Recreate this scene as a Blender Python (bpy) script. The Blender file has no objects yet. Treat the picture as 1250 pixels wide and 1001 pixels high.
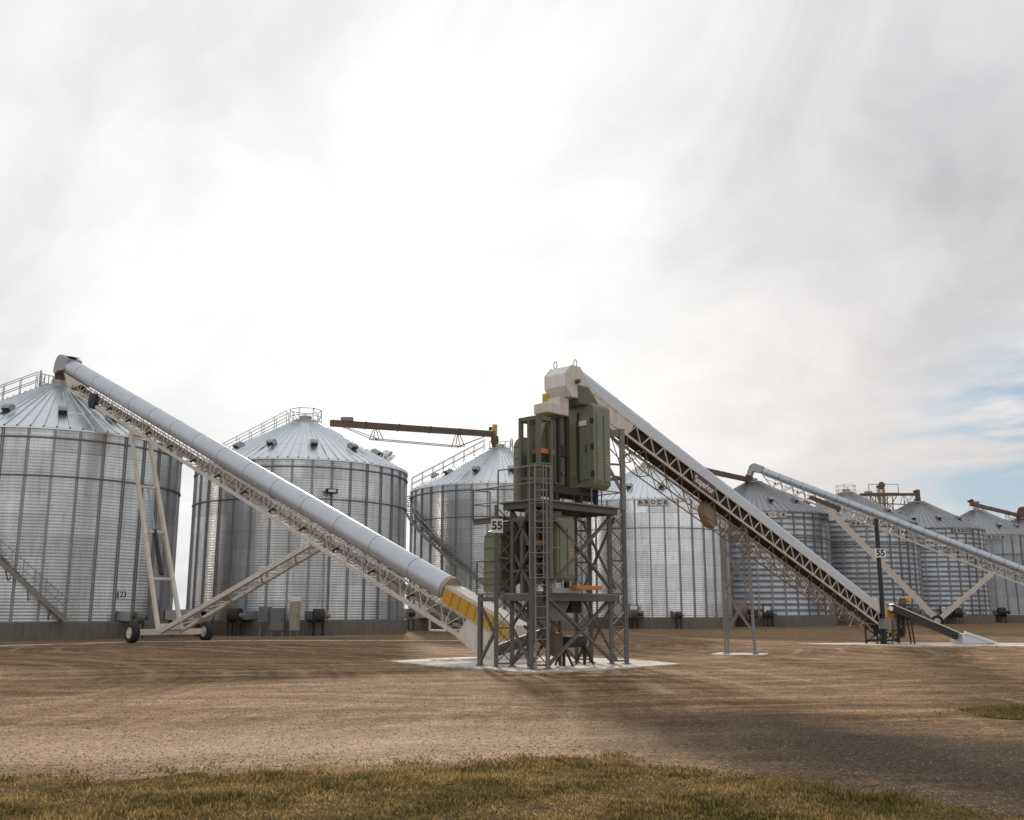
import bpy, math, random
import numpy as np
from mathutils import Vector, Matrix
random.seed(7); np.random.seed(7)
PI = math.pi
scene = bpy.context.scene
col = scene.collection
V = Vector

def sstep(t):
    t = max(0.0, min(1.0, t)); return t*t*(3-2*t)
def tz(y): return 0.12*sstep((y-36)/10)

# ------------------------------------------------------------------ materials
def nt_new(name):
    m = bpy.data.materials.new(name); m.use_nodes = True
    nt = m.node_tree; nt.nodes.clear()
    out = nt.nodes.new('ShaderNodeOutputMaterial')
    b = nt.nodes.new('ShaderNodeBsdfPrincipled')
    nt.links.new(b.outputs[0], out.inputs[0])
    return m, nt, b
def N(nt, typ, **kw):
    n = nt.nodes.new(typ)
    for k, v in kw.items():
        if k.startswith('i_'):
            key = k[2:]
            key = int(key) if key.isdigit() else key.replace('_', ' ')
            n.inputs[key].default_value = v
        else: setattr(n, k, v)
    return n
def L(nt, a, b): nt.links.new(a, b)
def math_(nt, op, a, b=None, clamp=False):
    n = nt.nodes.new('ShaderNodeMath'); n.operation = op; n.use_clamp = clamp
    for i, v in enumerate((a, b)):
        if v is None: continue
        if isinstance(v, (int, float)): n.inputs[i].default_value = v
        else: L(nt, v, n.inputs[i])
    return n.outputs[0]
def ramp(nt, fac, stops, interp='LINEAR'):
    r = nt.nodes.new('ShaderNodeValToRGB'); r.color_ramp.interpolation = interp
    el = r.color_ramp.elements
    while len(el) < len(stops): el.new(0.5)
    for e, (p, c) in zip(el, stops):
        e.position = p; e.color = (c, c, c, 1) if isinstance(c, (int, float)) else (*c, 1)
    L(nt, fac, r.inputs[0]); return r.outputs[0]
def mixc(nt, fac, a, b, blend='MIX'):
    n = nt.nodes.new('ShaderNodeMix'); n.data_type = 'RGBA'; n.blend_type = blend
    for s, v in ((0, fac), (6, a), (7, b)):
        if isinstance(v, (int, float)): n.inputs[s].default_value = v
        elif isinstance(v, tuple): n.inputs[s].default_value = (*v, 1)
        else: L(nt, v, n.inputs[s])
    return n.outputs[2]
def noise(nt, vec, scale, detail=4, rough=.55, dist=0.0):
    n = N(nt, 'ShaderNodeTexNoise'); n.inputs['Scale'].default_value = scale
    n.inputs['Detail'].default_value = detail; n.inputs['Roughness'].default_value = rough
    n.inputs['Distortion'].default_value = dist
    if vec is not None: L(nt, vec, n.inputs['Vector'])
    return n.outputs['Fac']
def mapping(nt, vec, scale=(1, 1, 1), rot=(0, 0, 0), loc=(0, 0, 0)):
    m = N(nt, 'ShaderNodeMapping'); m.inputs['Scale'].default_value = scale
    m.inputs['Rotation'].default_value = rot; m.inputs['Location'].default_value = loc
    L(nt, vec, m.inputs['Vector']); return m.outputs[0]

def paint(name, c, rough=.45, dirt=.35, dirtc=(.12, .09, .06), metallic=0.0, scale=1.5, streak=True, bump=0.0):
    m, nt, b = nt_new(name)
    tc = N(nt, 'ShaderNodeTexCoord').outputs['Object']
    v = mapping(nt, tc, (scale*3, scale*3, scale*.6)) if streak else tc
    n1 = noise(nt, v, 1.5, 6, .65)
    n2 = noise(nt, tc, scale*9, 5, .6)
    f = math_(nt, 'MULTIPLY', math_(nt, 'MULTIPLY', ramp(nt, n1, [(.42, 0.0), (.72, 1.0)]), ramp(nt, n2, [(.3, .35), (.7, 1.0)])), dirt)
    cc = mixc(nt, n2, tuple(x*.86 for x in c), tuple(min(1, x*1.12) for x in c))
    L(nt, mixc(nt, f, cc, dirtc), b.inputs['Base Color'])
    L(nt, math_(nt, 'ADD', math_(nt, 'MULTIPLY', n2, .25), rough-.1), b.inputs['Roughness'])
    b.inputs['Metallic'].default_value = metallic
    if bump:
        bp = N(nt, 'ShaderNodeBump'); bp.inputs['Strength'].default_value = bump
        bp.inputs['Distance'].default_value = .02; L(nt, n2, bp.inputs['Height']); L(nt, bp.outputs[0], b.inputs['Normal'])
    return m

def galv_wall(name, base=.5, rough=.36, ring=1.12, cells=36, fine=0.0, phase=0.0, tint=(.93, 1.0, 1.06)):
    """galvanised sheets: each sheet of the bin wall has its own tone"""
    m, nt, b = nt_new(name)
    tc = N(nt, 'ShaderNodeTexCoord').outputs['Object']
    sp = N(nt, 'ShaderNodeSeparateXYZ'); L(nt, tc, sp.inputs[0])
    a = math_(nt, 'ARCTAN2', sp.outputs[1], sp.outputs[0])
    ai = math_(nt, 'FLOOR', math_(nt, 'ADD', math_(nt, 'MULTIPLY', a, cells/2/(2*PI)), phase))
    zi = math_(nt, 'FLOOR', math_(nt, 'DIVIDE', math_(nt, 'SUBTRACT', sp.outputs[2], 1.05), ring))
    cmb = N(nt, 'ShaderNodeCombineXYZ'); L(nt, ai, cmb.inputs[0]); L(nt, zi, cmb.inputs[1])
    wn = N(nt, 'ShaderNodeTexWhiteNoise'); wn.noise_dimensions = '3D'; L(nt, cmb.outputs[0], wn.inputs['Vector'])
    tone = ramp(nt, wn.outputs['Value'], [(0, .84), (1, 1.1)])
    st = noise(nt, mapping(nt, tc, (5, 5, .35)), 1.0, 6, .7)
    sp2 = noise(nt, tc, 3.0, 8, .7)
    tone2 = math_(nt, 'MULTIPLY', tone, ramp(nt, st, [(.3, .8), (.6, 1.05)]))
    # lap seam at each ring: a thin dirty line
    fr = math_(nt, 'FRACT', math_(nt, 'DIVIDE', math_(nt, 'SUBTRACT', sp.outputs[2], 1.05), ring))
    seam = ramp(nt, fr, [(0, .74), (.03, .8), (.06, 1.0), (1.0, 1.0)])
    aw = N(nt, 'ShaderNodeCombineXYZ'); L(nt, math_(nt, 'MULTIPLY', math_(nt, 'SINE', a), 2.2), aw.inputs[0]); L(nt, math_(nt, 'MULTIPLY', math_(nt, 'COSINE', a), 2.2), aw.inputs[1]); L(nt, math_(nt, 'MULTIPLY', sp.outputs[2], .05), aw.inputs[2])
    tone2 = math_(nt, 'MULTIPLY', tone2, ramp(nt, noise(nt, aw.outputs[0], 1.6, 3, .6), [(.34, .78), (.62, 1.12)]))  # broad vertical reflection bands, painted into the wall tone by angle
    tone3 = math_(nt, 'MULTIPLY', tone2, seam)
    if fine:
        fr2 = math_(nt, 'FRACT', math_(nt, 'DIVIDE', math_(nt, 'SUBTRACT', sp.outputs[2], 1.05), .56))
        tone3 = math_(nt, 'MULTIPLY', tone3, ramp(nt, fr2, [(0, 1-fine), (.28, 1-fine*.8), (.4, 1.0), (.92, 1.0), (1, 1-fine)]))
    c = mixc(nt, 1.0, tuple(base*t for t in tint), tone3, 'MULTIPLY')
    c = mixc(nt, ramp(nt, sp2, [(.52, 0.0), (.8, .35)]), c, (.3, .28, .25))
    L(nt, c, b.inputs['Base Color'])
    b.inputs['Metallic'].default_value = .82
    L(nt, math_(nt, 'ADD', math_(nt, 'MULTIPLY', sp2, .22), rough-.1), b.inputs['Roughness'])
    return m

def galv(name, base=.55, rough=.34, tint=(1, 1.02, 1.05), dirt=.3, metallic=.85, sc=2.0):
    m, nt, b = nt_new(name)
    tc = N(nt, 'ShaderNodeTexCoord').outputs['Object']
    n1 = noise(nt, tc, sc, 8, .7); n2 = noise(nt, mapping(nt, tc, (.5, .5, 3)), sc*2, 4)
    c = mixc(nt, n1, tuple(base*t*.82 for t in tint), tuple(base*t*1.12 for t in tint))
    c = mixc(nt, math_(nt, 'MULTIPLY', ramp(nt, n2, [(.5, 0.0), (.75, 1.0)]), dirt), c, (.3, .27, .22))
    L(nt, c, b.inputs['Base Color']); b.inputs['Metallic'].default_value = metallic
    L(nt, math_(nt, 'ADD', math_(nt, 'MULTIPLY', n1, .25), rough-.12), b.inputs['Roughness'])
    return m

M = {}
M['wall_near'] = galv_wall('corrugated_galvanised_wall', .61, .29, tint=(.96, 1.0, 1.03))
M['wall_smooth'] = galv_wall('pale_galvanised_wall', .84, .28, tint=(.97, 1.0, 1.04))
M['wall_far'] = galv_wall('banded_galvanised_wall', .47, .38, fine=.45, tint=(.92, 1.0, 1.08))
M['wall_plain'] = galv_wall('dull_galvanised_wall', .40, .42)
M['roof'] = galv('galvanised_roof', .80, .30, (.94, 1.0, 1.04), .15)
M['roof_far'] = galv('weathered_roof', .36, .42, (1, 1.02, 1.05), .3)
M['stiff'] = galv('galvanised_stiffener', .40, .5, (1, 1, 1.04), .25)
M['ring'] = galv('dark_wind_ring', .17, .5, (1, 1, 1), .3)
M['tube'] = galv('galvanised_cover', .66, .42, (.94, 1.0, 1.08), .15, .5)
M['tube_far'] = galv('galvanised_cover_far', .60, .42, (.90, 1.0, 1.12), .15, .5)
M['lap'] = galv('dark_lap_band', .36, .45)
M['zinc'] = galv('zinc_rail', .38, .45)
M['cream'] = paint('cream_paint', (.70, .65, .57), .42, .5, (.25, .17, .10))
M['white'] = paint('white_paint', (.82, .80, .76), .4, .35, (.3, .22, .15))
M['steel'] = paint('grey_primer_steel', (.14, .135, .128), .72, .4, (.06, .05, .04))
M['steel_lt'] = paint('light_grey_steel', (.25, .242, .23), .68, .4, (.09, .075, .06))
M['green'] = paint('green_machine_paint', (.20, .22, .14), .38, .35, (.07, .06, .04))
M['green_dk'] = paint('dull_green_paint', (.135, .138, .09), .45, .5, (.05, .035, .025))
M['brown'] = paint('brown_steel', (.13, .085, .06), .6, .5, (.06, .04, .03))
M['tan'] = paint('tan_steel', (.26, .18, .11), .6, .5, (.12, .08, .05))
M['dark'] = paint('dark_steel', (.03, .027, .025), .6, .3, (.06, .045, .035))
M['trough'] = paint('dark_trough', (.026, .016, .012), .8, .4, (.03, .02, .015))
M['yellow'] = paint('yellow_paint', (.62, .34, .03), .4, .3, (.25, .13, .04))
M['orange'] = paint('orange_paint', (.60, .20, .04), .4, .25, (.25, .1, .04))
M['red'] = paint('red_paint', (.17, .035, .025), .5, .3)
M['black'] = paint('black_paint', (.018, .018, .02), .5, .2)
M['grey_box'] = paint('grey_cabinet', (.17, .175, .175), .5, .25)
M['beige_box'] = paint('beige_cabinet', (.38, .33, .26), .5, .35)
M['blue'] = paint('blue_grey_rod', (.3, .4, .5), .3, .2)
M['maroon'] = paint('maroon_banner', (.10, .03, .045), .5, .2)
M['rubber'] = paint('rubber_tyre', (.02, .02, .02), .75, .4, (.08, .06, .045))
M['letters'] = paint('black_lettering', (.02, .02, .02), .6, 0)
M['sign_plate'] = paint('faded_sign_plate', (.60, .58, .55), .5, .3)
M['letters_w'] = paint('white_lettering', (.8, .8, .8), .6, .1)

# concrete
def concrete(name, c, stain=.5):
    m, nt, b = nt_new(name)
    tc = N(nt, 'ShaderNodeTexCoord').outputs['Object']
    n1 = noise(nt, tc, .8, 8, .7); n2 = noise(nt, mapping(nt, tc, (3, 3, .5)), 1.5, 6, .65); n3 = noise(nt, tc, 25, 4)
    cc = mixc(nt, n1, tuple(x*.75 for x in c), tuple(x*1.2 for x in c))
    cc = mixc(nt, math_(nt, 'MULTIPLY', ramp(nt, n2, [(.45, 0.0), (.7, 1.0)]), stain), cc, (.13, .10, .075))
    jx = N(nt, 'ShaderNodeSeparateXYZ'); L(nt, mapping(nt, tc, (.33, .33, .33), (0, 0, .78)), jx.inputs[0])
    if name.startswith('pale'):
        for k in (0, 1):
            jf = math_(nt, 'FRACT', jx.outputs[k]); cc = mixc(nt, ramp(nt, jf, [(0, .7), (.008, .7), (.014, 0.0)]), cc, (.16, .12, .09))
        soil = noise(nt, tc, .55, 7, .65); cc = mixc(nt, ramp(nt, soil, [(.5, 0.0), (.66, .75)]), cc, (.24, .16, .10))
    cc = mixc(nt, .35, cc, mixc(nt, n3, (.1, .09, .08), (.6, .57, .52)), 'OVERLAY')
    L(nt, cc, b.inputs['Base Color']); b.inputs['Roughness'].default_value = .85
    bp = N(nt, 'ShaderNodeBump'); bp.inputs['Strength'].default_value = .4; bp.inputs['Distance'].default_value = .01
    L(nt, n3, bp.inputs['Height']); L(nt, bp.outputs[0], b.inputs['Normal'])
    return m
M['found'] = concrete('bin_foundation_concrete', (.19, .175, .155), .7)
M['pad'] = concrete('pale_concrete_pad', (.74, .70, .64), .45)

# ------------------------------------------------------------------ mesh builder
class MB:
    def __init__(s): s.v = []; s.f = []; s.sm = []
    def add(s, vs, fs, smooth=False):
        o = len(s.v); s.v += [tuple(p) for p in vs]
        for i, f in enumerate(fs):
            s.f.append(tuple(a+o for a in f)); s.sm.append(smooth[i] if isinstance(smooth, list) else smooth)
        return s
    def box(s, c, size, ax=None):
        c = V(c); hx, hy, hz = (x/2 for x in size)
        X, Y, Z = ax if ax else (V((1, 0, 0)), V((0, 1, 0)), V((0, 0, 1)))
        vs = [c+X*(sx*hx)+Y*(sy*hy)+Z*(sz*hz) for sx in (-1, 1) for sy in (-1, 1) for sz in (-1, 1)]
        return s.add(vs, [(0, 1, 3, 2), (4, 6, 7, 5), (0, 4, 5, 1), (2, 3, 7, 6), (0, 2, 6, 4), (1, 5, 7, 3)])
    def bar(s, p, q, w, h=None, up=(0, 0, 1)):
        p, q = V(p), V(q); h = h or w; d = q-p; l = d.length
        if l < 1e-6: return s
        d.normalize(); up = V(up)
        if abs(d.dot(up)) > .98: up = V((.6, .8, 0))
        X = d.cross(up).normalized(); Z = X.cross(d).normalized()
        return s.box((p+q)/2, (w, l, h), (X, d, Z))
    def tube(s, p, q, r, n=8, r2=None, caps=True):
        p, q = V(p), V(q); d = (q-p).normalized(); r2 = r if r2 is None else r2
        up = V((0, 0, 1)) if abs(d.z) < .95 else V((1, 0, 0))
        X = d.cross(up).normalized(); Z = X.cross(d)
        vs = []
        for k in range(n):
            a = 2*PI*k/n; o = X*math.cos(a)+Z*math.sin(a); vs += [p+o*r, q+o*r2]
        fs = [(2*k, 2*((k+1) % n), 2*((k+1) % n)+1, 2*k+1) for k in range(n)]; sm = [True]*n
        if caps:
            vs = vs+vs; o_ = 2*n
            fs += [tuple(o_+2*k for k in range(n))[::-1], tuple(o_+2*k+1 for k in range(n))]; sm += [False, False]
        return s.add(vs, fs, sm)
    def lathe(s, c, axis, prof, n=24, smooth=True):
        """prof: list of (radius, distance along axis)"""
        c = V(c); d = V(axis).normalized(); up = V((0, 0, 1)) if abs(d.z) < .95 else V((1, 0, 0))
        X = d.cross(up).normalized(); Z = X.cross(d); vs = []; fs = []
        for r, t in prof:
            for k in range(n):
                a = 2*PI*k/n; vs.append(c+d*t+(X*math.cos(a)+Z*math.sin(a))*r)
        for i in range(len(prof)-1):
            for k in range(n):
                k2 = (k+1) % n; fs.append((i*n+k, i*n+k2, (i+1)*n+k2, (i+1)*n+k))
        return s.add(vs, fs, smooth)
    def sweep(s, prof, frames, closed=True, smooth=True, caps=True):
        """prof (b,n) list; frames list of (origin,B,Nn)"""
        m = len(prof); vs = []; fs = []
        for o, B, Nn in frames: vs += [V(o)+B*b+Nn*n for b, n in prof]
        for i in range(len(frames)-1):
            for k in range(m if closed else m-1):
                k2 = (k+1) % m; fs.append((i*m+k, i*m+k2, (i+1)*m+k2, (i+1)*m+k))
        sm = [smooth]*len(fs)
        if caps and closed:
            o_ = len(vs); vs = vs+vs[:m]+vs[-m:]
            fs += [tuple(range(o_, o_+m))[::-1], tuple(range(o_+m, o_+2*m))]; sm += [False, False]
        return s.add(vs, fs, sm)
    def prism(s, pts, d):
        """polygon of 3-D points extruded by vector d"""
        m = len(pts); d = V(d); vs = [V(p) for p in pts]+[V(p)+d for p in pts]
        return s.add(vs, [tuple(range(m))[::-1], tuple(range(m, 2*m))]+[(k, (k+1) % m, (k+1) % m+m, k+m) for k in range(m)])
    def mesh(s, name, mat, off=(0, 0, 0)):
        me = bpy.data.meshes.new(name)
        a = np.array(s.v, dtype=float)-np.array(off, dtype=float)
        me.from_pydata(a.tolist(), [], s.f); me.materials.append(mat)
        me.polygons.foreach_set('use_smooth', s.sm); me.update()
        return me
    def build(s, name, mat, parent=None, bevel=0.0):
        off = (0, 0, 0)
        if parent is not None:
            w = wloc(parent); off = tuple(w)
        o = bpy.data.objects.new(name, s.mesh(name, mat, off)); col.objects.link(o)
        if parent is not None: o.parent = parent
        if bevel:
            b = o.modifiers.new('edges', 'BEVEL'); b.width = bevel; b.segments = 2; b.limit_method = 'ANGLE'
        return o
def wloc(o):
    p = V(o.location)
    while o.parent: o = o.parent; p += V(o.location)
    return p
def thing(name, label, cat, loc=(0, 0, 0), group=None):
    o = bpy.data.objects.new(name, None); col.objects.link(o); o.location = loc
    o.empty_display_size = .3
    o['label'] = label; o['category'] = cat
    if group: o['group'] = group
    return o
def link(name, me, parent, loc=(0, 0, 0), rz=0.0):
    o = bpy.data.objects.new(name, me); col.objects.link(o); o.parent = parent
    o.location = loc; o.rotation_euler = (0, 0, rz); return o

_tc = {}
def text_mesh(txt, size, mat, depth=.01, bold=.0, spacing=1.0):
    key = (txt, size, mat.name, depth, bold, spacing)
    if key in _tc: return _tc[key]
    cu = bpy.data.curves.new('txt', 'FONT'); cu.body = txt; cu.size = size; cu.extrude = depth; cu.offset = bold
    cu.align_x = 'CENTER'; cu.align_y = 'CENTER'; cu.space_character = spacing
    ob = bpy.data.objects.new('txt', cu); col.objects.link(ob)
    dg = bpy.context.evaluated_depsgraph_get()
    me = bpy.data.meshes.new_from_object(ob.evaluated_get(dg))
    bpy.data.objects.remove(ob); bpy.data.curves.remove(cu)
    me.materials.clear(); me.materials.append(mat); me.name = 'lettering'
    _tc[key] = me; return me
def place_text(name, me, parent, origin, X, Y):
    """mesh lies in its XY plane: put it with axes X (right), Y (up)"""
    X = V(X).normalized(); Y = V(Y).normalized(); Z = X.cross(Y)
    o = bpy.data.objects.new(name, me); col.objects.link(o); o.parent = parent
    mt = Matrix((X, Y, Z)).transposed().to_4x4(); mt.translation = V(origin)-wloc(parent)
    o.matrix_local = mt; return o

# ------------------------------------------------------------------ ground
def ground_material():
    m, nt, b = nt_new('gravel_yard')
    tc = N(nt, 'ShaderNodeTexCoord').outputs['Object']
    sp = N(nt, 'ShaderNodeSeparateXYZ'); L(nt, tc, sp.inputs[0])
    # wheel tracks: long streaks, bent
    big = noise(nt, tc, .045, 3)
    warp = N(nt, 'ShaderNodeVectorMath', operation='ADD')
    cmb = N(nt, 'ShaderNodeCombineXYZ'); L(nt, math_(nt, 'MULTIPLY', big, 14.0), cmb.inputs[1])
    L(nt, tc, warp.inputs[0]); L(nt, cmb.outputs[0], warp.inputs[1])
    st1 = noise(nt, mapping(nt, warp.outputs[0], (.05, .75, 1), (0, 0, .06)), 1.0, 7, .62)
    st2 = noise(nt, mapping(nt, warp.outputs[0], (.16, 2.6, 1), (0, 0, -.10)), 1.0, 5, .6)
    pat = noise(nt, tc, .16, 6, .6)
    fine = noise(nt, tc, 9.0, 8, .75)
    vo = N(nt, 'ShaderNodeTexVoronoi'); vo.inputs['Scale'].default_value = 34; L(nt, tc, vo.inputs['Vector'])
    vo2 = N(nt, 'ShaderNodeTexVoronoi'); vo2.inputs['Scale'].default_value = 85; L(nt, tc, vo2.inputs['Vector'])
    base = ramp(nt, st1, [(.28, (.095, .052, .026)), (.42, (.175, .102, .054)), (.54, (.255, .160, .089)), (.70, (.375, .255, .15))])
    base = mixc(nt, ramp(nt, st2, [(.38, .5), (.52, 0.0)]), base, (.09, .054, .032))
    base = mixc(nt, ramp(nt, pat, [(.42, 0.0), (.68, .5)]), base, (.33, .225, .135))
    for (wx, wy, sc_, lo_, amt) in ((-6, 47, .115, .80, .46), (9, 2, .14, .84, .4), (-30, 20, .10, .84, .42)):
        wv = N(nt, 'ShaderNodeTexWave', wave_type='RINGS', rings_direction='Z', wave_profile='SIN')
        wv.inputs['Scale'].default_value = sc_*1.6; wv.inputs['Distortion'].default_value = 3.0; wv.inputs['Detail'].default_value = 3; wv.inputs['Detail Scale'].default_value = .35; wv.inputs['Detail Roughness'].default_value = .55
        L(nt, mapping(nt, tc, (1, 1, 0), (0, 0, 0), (-wx, -wy, 0)), wv.inputs['Vector'])
        brk = noise(nt, mapping(nt, tc, (1, 1, 1), (0, 0, 0), (wx, wy, 0)), .22, 3)
        f_ = math_(nt, 'MULTIPLY', ramp(nt, wv.outputs['Fac'], [(lo_-.22, 0.0), (lo_, 1.0), (.93, 1.0), (1.0, .2)]), ramp(nt, brk, [(.42, 0.0), (.58, amt)]))
        base = mixc(nt, f_, base, (.10, .058, .032))
        f2_ = math_(nt, 'MULTIPLY', ramp(nt, wv.outputs['Fac'], [(.0, 1.0), (.12, 0.0)]), ramp(nt, brk, [(.42, 0.0), (.58, amt)]))
        base = mixc(nt, f2_, base, (.42, .31, .20))
    base = mixc(nt, .8, base, ramp(nt, fine, [(.2, .62), (.8, 1.38)]), 'MULTIPLY')
    gr1 = noise(nt, tc, 2.6, 6, .8); gr2 = noise(nt, mapping(nt, tc, (1, 1, 1), (0, 0, 0), (5, 3, 1)), 14.0, 6, .85)
    base = mixc(nt, 1.0, base, ramp(nt, gr1, [(.36, .62), (.5, 1.0), (.64, 1.35)]), 'MULTIPLY')
    base = mixc(nt, 1.0, base, ramp(nt, gr2, [(.38, .45), (.5, 1.0), (.62, 1.6)]), 'MULTIPLY')
    wn = ramp(nt, vo.outputs['Distance'], [(.0, .82), (.4, 1.15)])
    cellc = N(nt, 'ShaderNodeSeparateColor'); L(nt, vo2.outputs['Color'], cellc.inputs[0])
    base = mixc(nt, .8, base, ramp(nt, cellc.outputs[0], [(0, .55), (.5, 1.0), (.93, 1.25), (1, 1.9)]), 'MULTIPLY')
    # pale crushed-stone shoulder beside the lawn
    d1 = math_(nt, 'ABSOLUTE', math_(nt, 'SUBTRACT', math_(nt, 'SUBTRACT', sp.outputs[1], math_(nt, 'MULTIPLY', sp.outputs[0], .16)), 13.4))
    inx = ramp(nt, math_(nt, 'DIVIDE', math_(nt, 'ADD', sp.outputs[0], math_(nt, 'MULTIPLY', big, 4)), 8.0), [(.2, 1.0), (.62, 0.0)])
    sh = math_(nt, 'MULTIPLY', ramp(nt, math_(nt, 'DIVIDE', math_(nt, 'ADD', d1, math_(nt, 'MULTIPLY', st2, 1.6)), 5.0), [(.2, .62), (.75, 0.0)]), inx)
    base = mixc(nt, sh, base, mixc(nt, math_(nt, 'ADD', math_(nt, 'MULTIPLY', cellc.outputs[1], .3), ramp(nt, gr2, [(.38, 0.0), (.62, .8)])), (.19, .125, .08), (.70, .54, .39)))
    # darker speckled band across the right front of the yard
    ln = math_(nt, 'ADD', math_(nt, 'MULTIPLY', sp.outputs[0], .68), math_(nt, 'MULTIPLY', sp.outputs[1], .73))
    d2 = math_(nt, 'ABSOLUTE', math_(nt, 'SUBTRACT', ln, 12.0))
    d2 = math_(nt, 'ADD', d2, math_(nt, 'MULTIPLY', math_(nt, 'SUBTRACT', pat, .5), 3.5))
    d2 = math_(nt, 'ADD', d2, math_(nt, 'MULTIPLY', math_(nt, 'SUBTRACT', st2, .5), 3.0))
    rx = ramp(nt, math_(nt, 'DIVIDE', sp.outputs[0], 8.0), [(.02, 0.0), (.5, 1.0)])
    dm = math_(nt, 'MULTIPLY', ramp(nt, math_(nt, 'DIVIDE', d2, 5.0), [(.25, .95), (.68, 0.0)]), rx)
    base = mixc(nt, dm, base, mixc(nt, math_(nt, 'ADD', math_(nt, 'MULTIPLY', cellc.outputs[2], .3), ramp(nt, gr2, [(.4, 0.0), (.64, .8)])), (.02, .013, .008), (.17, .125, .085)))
    L(nt, base, b.inputs['Base Color'])
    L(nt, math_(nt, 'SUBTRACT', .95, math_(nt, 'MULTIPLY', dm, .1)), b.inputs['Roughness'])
    b.inputs['Specular IOR Level'].default_value = .04
    h = math_(nt, 'ADD', math_(nt, 'MULTIPLY', fine, .5), math_(nt, 'MULTIPLY', wn, .15))
    h = math_(nt, 'ADD', h, math_(nt, 'MULTIPLY', st2, 1.0))
    bp = N(nt, 'ShaderNodeBump'); bp.inputs['Strength'].default_value = .55; bp.inputs['Distance'].default_value = .03
    L(nt, h, bp.inputs['Height']); L(nt, bp.outputs[0], b.inputs['Normal'])
    return m
def vnoise(x, y, seed=0):
    return (np.sin(x*1.3+seed)*np.cos(y*1.7-seed)+np.sin(x*.53-y*.71+seed*2)+.5*np.sin(x*2.9+y*2.3+seed))/2.5
xs = np.concatenate([np.linspace(-2500, -80, 12), np.linspace(-70, -14, 30), np.linspace(-13.5, 13.5, 110), np.linspace(14, 90, 40), np.linspace(100, 2500, 12)])
ys = np.concatenate([np.linspace(-800, -20, 8), np.linspace(-15, 5, 12), np.linspace(5.3, 24, 130), np.linspace(24.5, 60, 80), np.linspace(62, 160, 20), np.linspace(180, 4000, 14)])
def ground_z(x, y):
    base = .12*np.clip((y-36)/10, 0, 1)**2*(3-2*np.clip((y-36)/10, 0, 1))
    amp = .016*np.clip((26-y)/8, 0, 1)*np.clip((y-2)/3, 0, 1)*np.clip((30-np.abs(x))/10, 0, 1)
    return base+amp*vnoise(x*.9, y*3.0, 1.3)
gx, gy = np.meshgrid(xs, ys); gz = ground_z(gx, gy)
nx, ny = len(xs), len(ys)
me = bpy.data.meshes.new('ground')
vv = np.stack([gx, gy, gz], -1).reshape(-1, 3)
ff = [(j*nx+i, j*nx+i+1, (j+1)*nx+i+1, (j+1)*nx+i) for j in range(ny-1) for i in range(nx-1)]
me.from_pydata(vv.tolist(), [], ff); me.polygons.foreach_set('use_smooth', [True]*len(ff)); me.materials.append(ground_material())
g = bpy.data.objects.new('ground', me); col.objects.link(g); g['kind'] = 'structure'

# lawn: soil sheet, blades
edge = [(-40, 5.5), (-20, 8.2), (-9, 9.9), (-5.2, 10.55), (-2, 11.25), (-.4, 11.7), (1.2, 11.75), (2.0, 11.3), (2.6, 10.6), (3.0, 10.0), (3.6, 9.15), (4.1, 8.45), (5.0, 7.3), (6.5, 5.0), (9, 0)]
ex = np.array([e[0] for e in edge]); ey = np.array([e[1] for e in edge])
def lawn_edge(x): return np.interp(x, ex, ey)-.12+.16*np.sin(x*1.9+.7)+.12*np.sin(x*5.3+1)+.08*np.sin(x*11.3)
def soil_mat():
    m, nt, b = nt_new('lawn_soil')
    tc = N(nt, 'ShaderNodeTexCoord').outputs['Object']
    n = noise(nt, tc, 6, 6, .7)
    L(nt, ramp(nt, n, [(.35, (.06, .048, .022)), (.6, (.17, .12, .065))]), b.inputs['Base Color']); b.inputs['Roughness'].default_value = 1; b.inputs['Specular IOR Level'].default_value = 0
    return m
M['soil'] = soil_mat()
def lawn(name, x0, x1, y0f, y1f, nxs, nys):
    vs = []; fs = []
    for j in range(nys+1):
        for i in range(nxs+1):
            x = x0+(x1-x0)*i/nxs; a, b_ = y0f(x), y1f(x); y = a+(b_-a)*j/nys
            vs.append((x, y, float(ground_z(np.array(x), np.array(y)))+.012))
    for j in range(nys):
        for i in range(nxs): k = j*(nxs+1)+i; fs.append((k, k+1, k+nxs+2, k+nxs+1))
    o = MB().add(vs, fs, True).build(name, M['soil']); o['kind'] = 'structure'
lawn('lawn', -40, 8.5, lambda x: -6.0, lambda x: float(lawn_edge(x))-.42+.1*math.sin(x*9.1), 240, 60)
P2 = dict(cx=11.3, cy=16.6, rx=4.4, ry=1.75)
def patch_lo(x): return P2['cy']+.15-P2['ry']*math.sqrt(max(0, 1-((x-P2['cx'])/P2['rx'])**2))+.1*math.sin(3*x)
def patch_hi(x): return P2['cy']+.2+P2['ry']*math.sqrt(max(0, 1-((x-P2['cx'])/P2['rx'])**2))+.1*math.sin(4*x)
lawn('grass_verge', P2['cx']-P2['rx']+.6, P2['cx']+P2['rx']-.05, lambda x: patch_lo(x)+.25, lambda x: patch_hi(x)-.25, 60, 20)

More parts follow.
